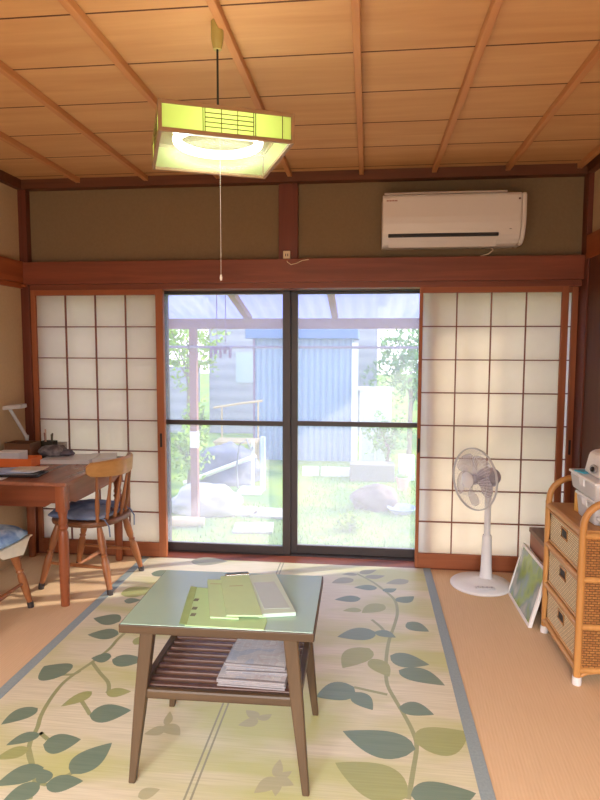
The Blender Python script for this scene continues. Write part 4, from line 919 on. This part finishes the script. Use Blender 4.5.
slab('kerb_block', 'white kerb block nearer the grey concrete block, the longer of the two', 'kerb', (-.42, 4.85, GZ), .46, .14, .12, m_wc, 0, 'white kerb blocks')
t = thing('flower_pot', 'pinkish planter pot beyond the striped rock', 'pot', (.47, 4.05, GZ))
MB().lathe([(.055, 0), (.085, .15), (.092, .155), (.092, .175), (.075, .175), (.07, .15)], (0, 0, 0), 20).build('pot_body', plain('pink_pot', rgb(206, 160, 152), .7), t, smooth=True)
MB().blob((0, 0, .19), (.075, .075, .04), 2, .3, 4).build('soil_moss', m_lf2, t, smooth='full')
t = thing('wash_basin', 'shallow blue-grey basin on the lawn beside the rock', 'basin', (.40, 2.95, GZ))
MB().lathe([(.10, 0), (.15, .06), (.165, .065), (.16, .07), (.145, .064), (.095, .012)], (0, 0, 0), 28).build('basin', plain('blue_grey_plastic', rgb(136, 154, 200), .4), t, smooth=True)
slab('white_crate', 'white crate at the right of the grey concrete block', 'crate', (.56, 4.75, GZ), .22, .22, .34, plain('white_crate_plastic', rgb(230, 232, 236), .5))
t = thing('garden_cabinet', 'white outdoor cabinet with grey doors below the tree by the shed', 'cabinet', (.13, 5.50, GZ))
MB().box(-.24, .24, 0, .35, 0, 1.20).build('cabinet_body', m_white, t, bev=.005)
for x in (-.21, .01): MB().box(x, x+.2, -.012, -.002, .08, 1.12).build('door', plain('pale_grey', rgb(196, 204, 208), .5), t)
MB().box(-.27, .27, -.03, .38, 1.20, 1.235).build('cabinet_top', m_white, t)
t = thing('standpipe', 'white garden standpipe with tap and hose', 'standpipe', (-1.46, 3.84, GZ))
MB().box(-.02, .02, -.02, .02, 0, .66).build('pipe', plain('pipe_white', rgb(232, 228, 232), .5), t, bev=.004)
MB().tube([(0, -.02, .56), (0, -.08, .56), (0, -.09, .52)], .011, 8).build('tap', m_bronze, t, smooth=True)
MB().tube([(-.0, -.09, .52), (-.06, -.1, .68), (-.16, -.08, .60), (-.20, -.06, .3), (-.2, 0, .02)], .012, 8).build('hose', plain('hose_grey', rgb(140, 140, 152), .5), t, smooth=True)
MB().box(-.15, .15, -.28, .02, 0, .05).build('drain_tray', m_wc, t, bev=.01)
MB().box(.10, .16, -.02, .04, 0, .70).build('second_pipe', plain('pipe_blue', rgb(186, 200, 232), .5), t, bev=.004)
t = thing('covered_pile', 'garden pile under a grey-blue tarpaulin', 'covered pile', (-1.95, 4.3, GZ))
MB().blob((0, 0, .12), (.5, .35, .38), 4, .3, 12, -.3).build('tarpaulin', plain('grey_blue_tarp', rgb(104, 108, 134), .6, var=.1), t, smooth='full')
MB().tube([(-.45, -.4, .05), (.5, -.3, .42)], .03, 8).build('pole', m_wc, t, smooth=True)
t = thing('sheeted_stack', 'low stack under a white sheet at the foot of the canopy post', 'covered stack', (-1.78, 2.72, GZ))
MB().blob((0, 0, .10), (.40, .22, .22), 4, .22, 21, -.45).build('sheet', plain('white_sheet', rgb(176, 172, 180), .7), t, smooth='full')
t = thing('log', 'weathered fallen log lying by the white sheeted stack', 'log', (-1.95, 2.13, GZ))
MB().tube([(-.28, -.05, .05), (0, 0, .06), (.30, .06, .05)], [.05, .055, .045], 12).build('trunk', plain('weathered_wood', rgb(196, 170, 140), .9), t, smooth=True)
t = thing('garden_bench', 'light wooden garden bench with a handrail near the grey house', 'bench', (-1.98, 5.3, GZ))
m_bn = wood('bench_wood', rgb(196, 168, 128), rgb(216, 190, 150), 'X', .7)
for y in (-.15, 0, .15): MB().box(-.33, .33, y-.06, y+.06, .40, .43).build('seat_plank', m_bn, t)
for x in (-.29, .29):
    for y in (-.14, .14): MB().box(x-.025, x+.025, y-.025, y+.025, 0, .40).build('leg', m_bn, t)
MB().tube([(-.42, .2, .90), (.05, .2, .98), (.36, .2, 1.02)], .018, 8).build('handrail', m_bn, t, smooth=True)
for x in (-.29, .29): MB().tube([(x, .2, .0), (x, .2, .93+.1*(x > 0))], .014, 8).build('rail_post', m_bn, t)

# ------------------------------------------------------------------ light
w = bpy.data.worlds.new('sky'); S.world = w; w.use_nodes = True; nt = w.node_tree; nt.nodes.clear()
out = nt.nodes.new('ShaderNodeOutputWorld'); bg = nt.nodes.new('ShaderNodeBackground'); nt.links.new(bg.outputs[0], out.inputs[0])
tc = nt.nodes.new('ShaderNodeTexCoord'); sp = nt.nodes.new('ShaderNodeSeparateXYZ'); nt.links.new(tc.outputs['Generated'], sp.inputs[0])
cr_ = nt.nodes.new('ShaderNodeValToRGB'); cr_.color_ramp.elements[0].position = 0; cr_.color_ramp.elements[0].color = (.95, .97, 1, 1); cr_.color_ramp.elements[1].position = .7; cr_.color_ramp.elements[1].color = (.62, .78, 1, 1)
nt.links.new(sp.outputs[2], cr_.inputs[0]); nt.links.new(cr_.outputs[0], bg.inputs[0]); bg.inputs[1].default_value = WORLD
sl = bpy.data.lights.new('sun', 'SUN'); sl.energy = SUN; sl.angle = math.radians(1.0); sl.color = (1, .93, .78)
so_ = bpy.data.objects.new('sun', sl); C.objects.link(so_); so_.rotation_euler = Vector((1.2, .5, .68)).to_track_quat('Z', 'Y').to_euler()
def area(name, loc, rot, sx, sy, e, col, portal=False):
    l = bpy.data.lights.new(name, 'AREA'); l.shape = 'RECTANGLE'; l.size = sx; l.size_y = sy; l.energy = e; l.color = col
    o = bpy.data.objects.new(name, l); C.objects.link(o); o.location = loc; o.rotation_euler = rot
    if portal: l.cycles.is_portal = True
    return o
area('window_portal', (-.48, .24, .88), (-PI/2, 0, 0), 3.4, 1.72, 1, (1, 1, 1), True)
area('opening_fill', (-.48, -8.2, 3.7), Vector((0, -4.6, 3.0)).to_track_quat('Z', 'Y').to_euler(), 4.5, 2.2, FILL, (1, .97, .93))  # unseen area lamp added outside to fill the room through the south opening
S.view_settings.exposure = EXPO
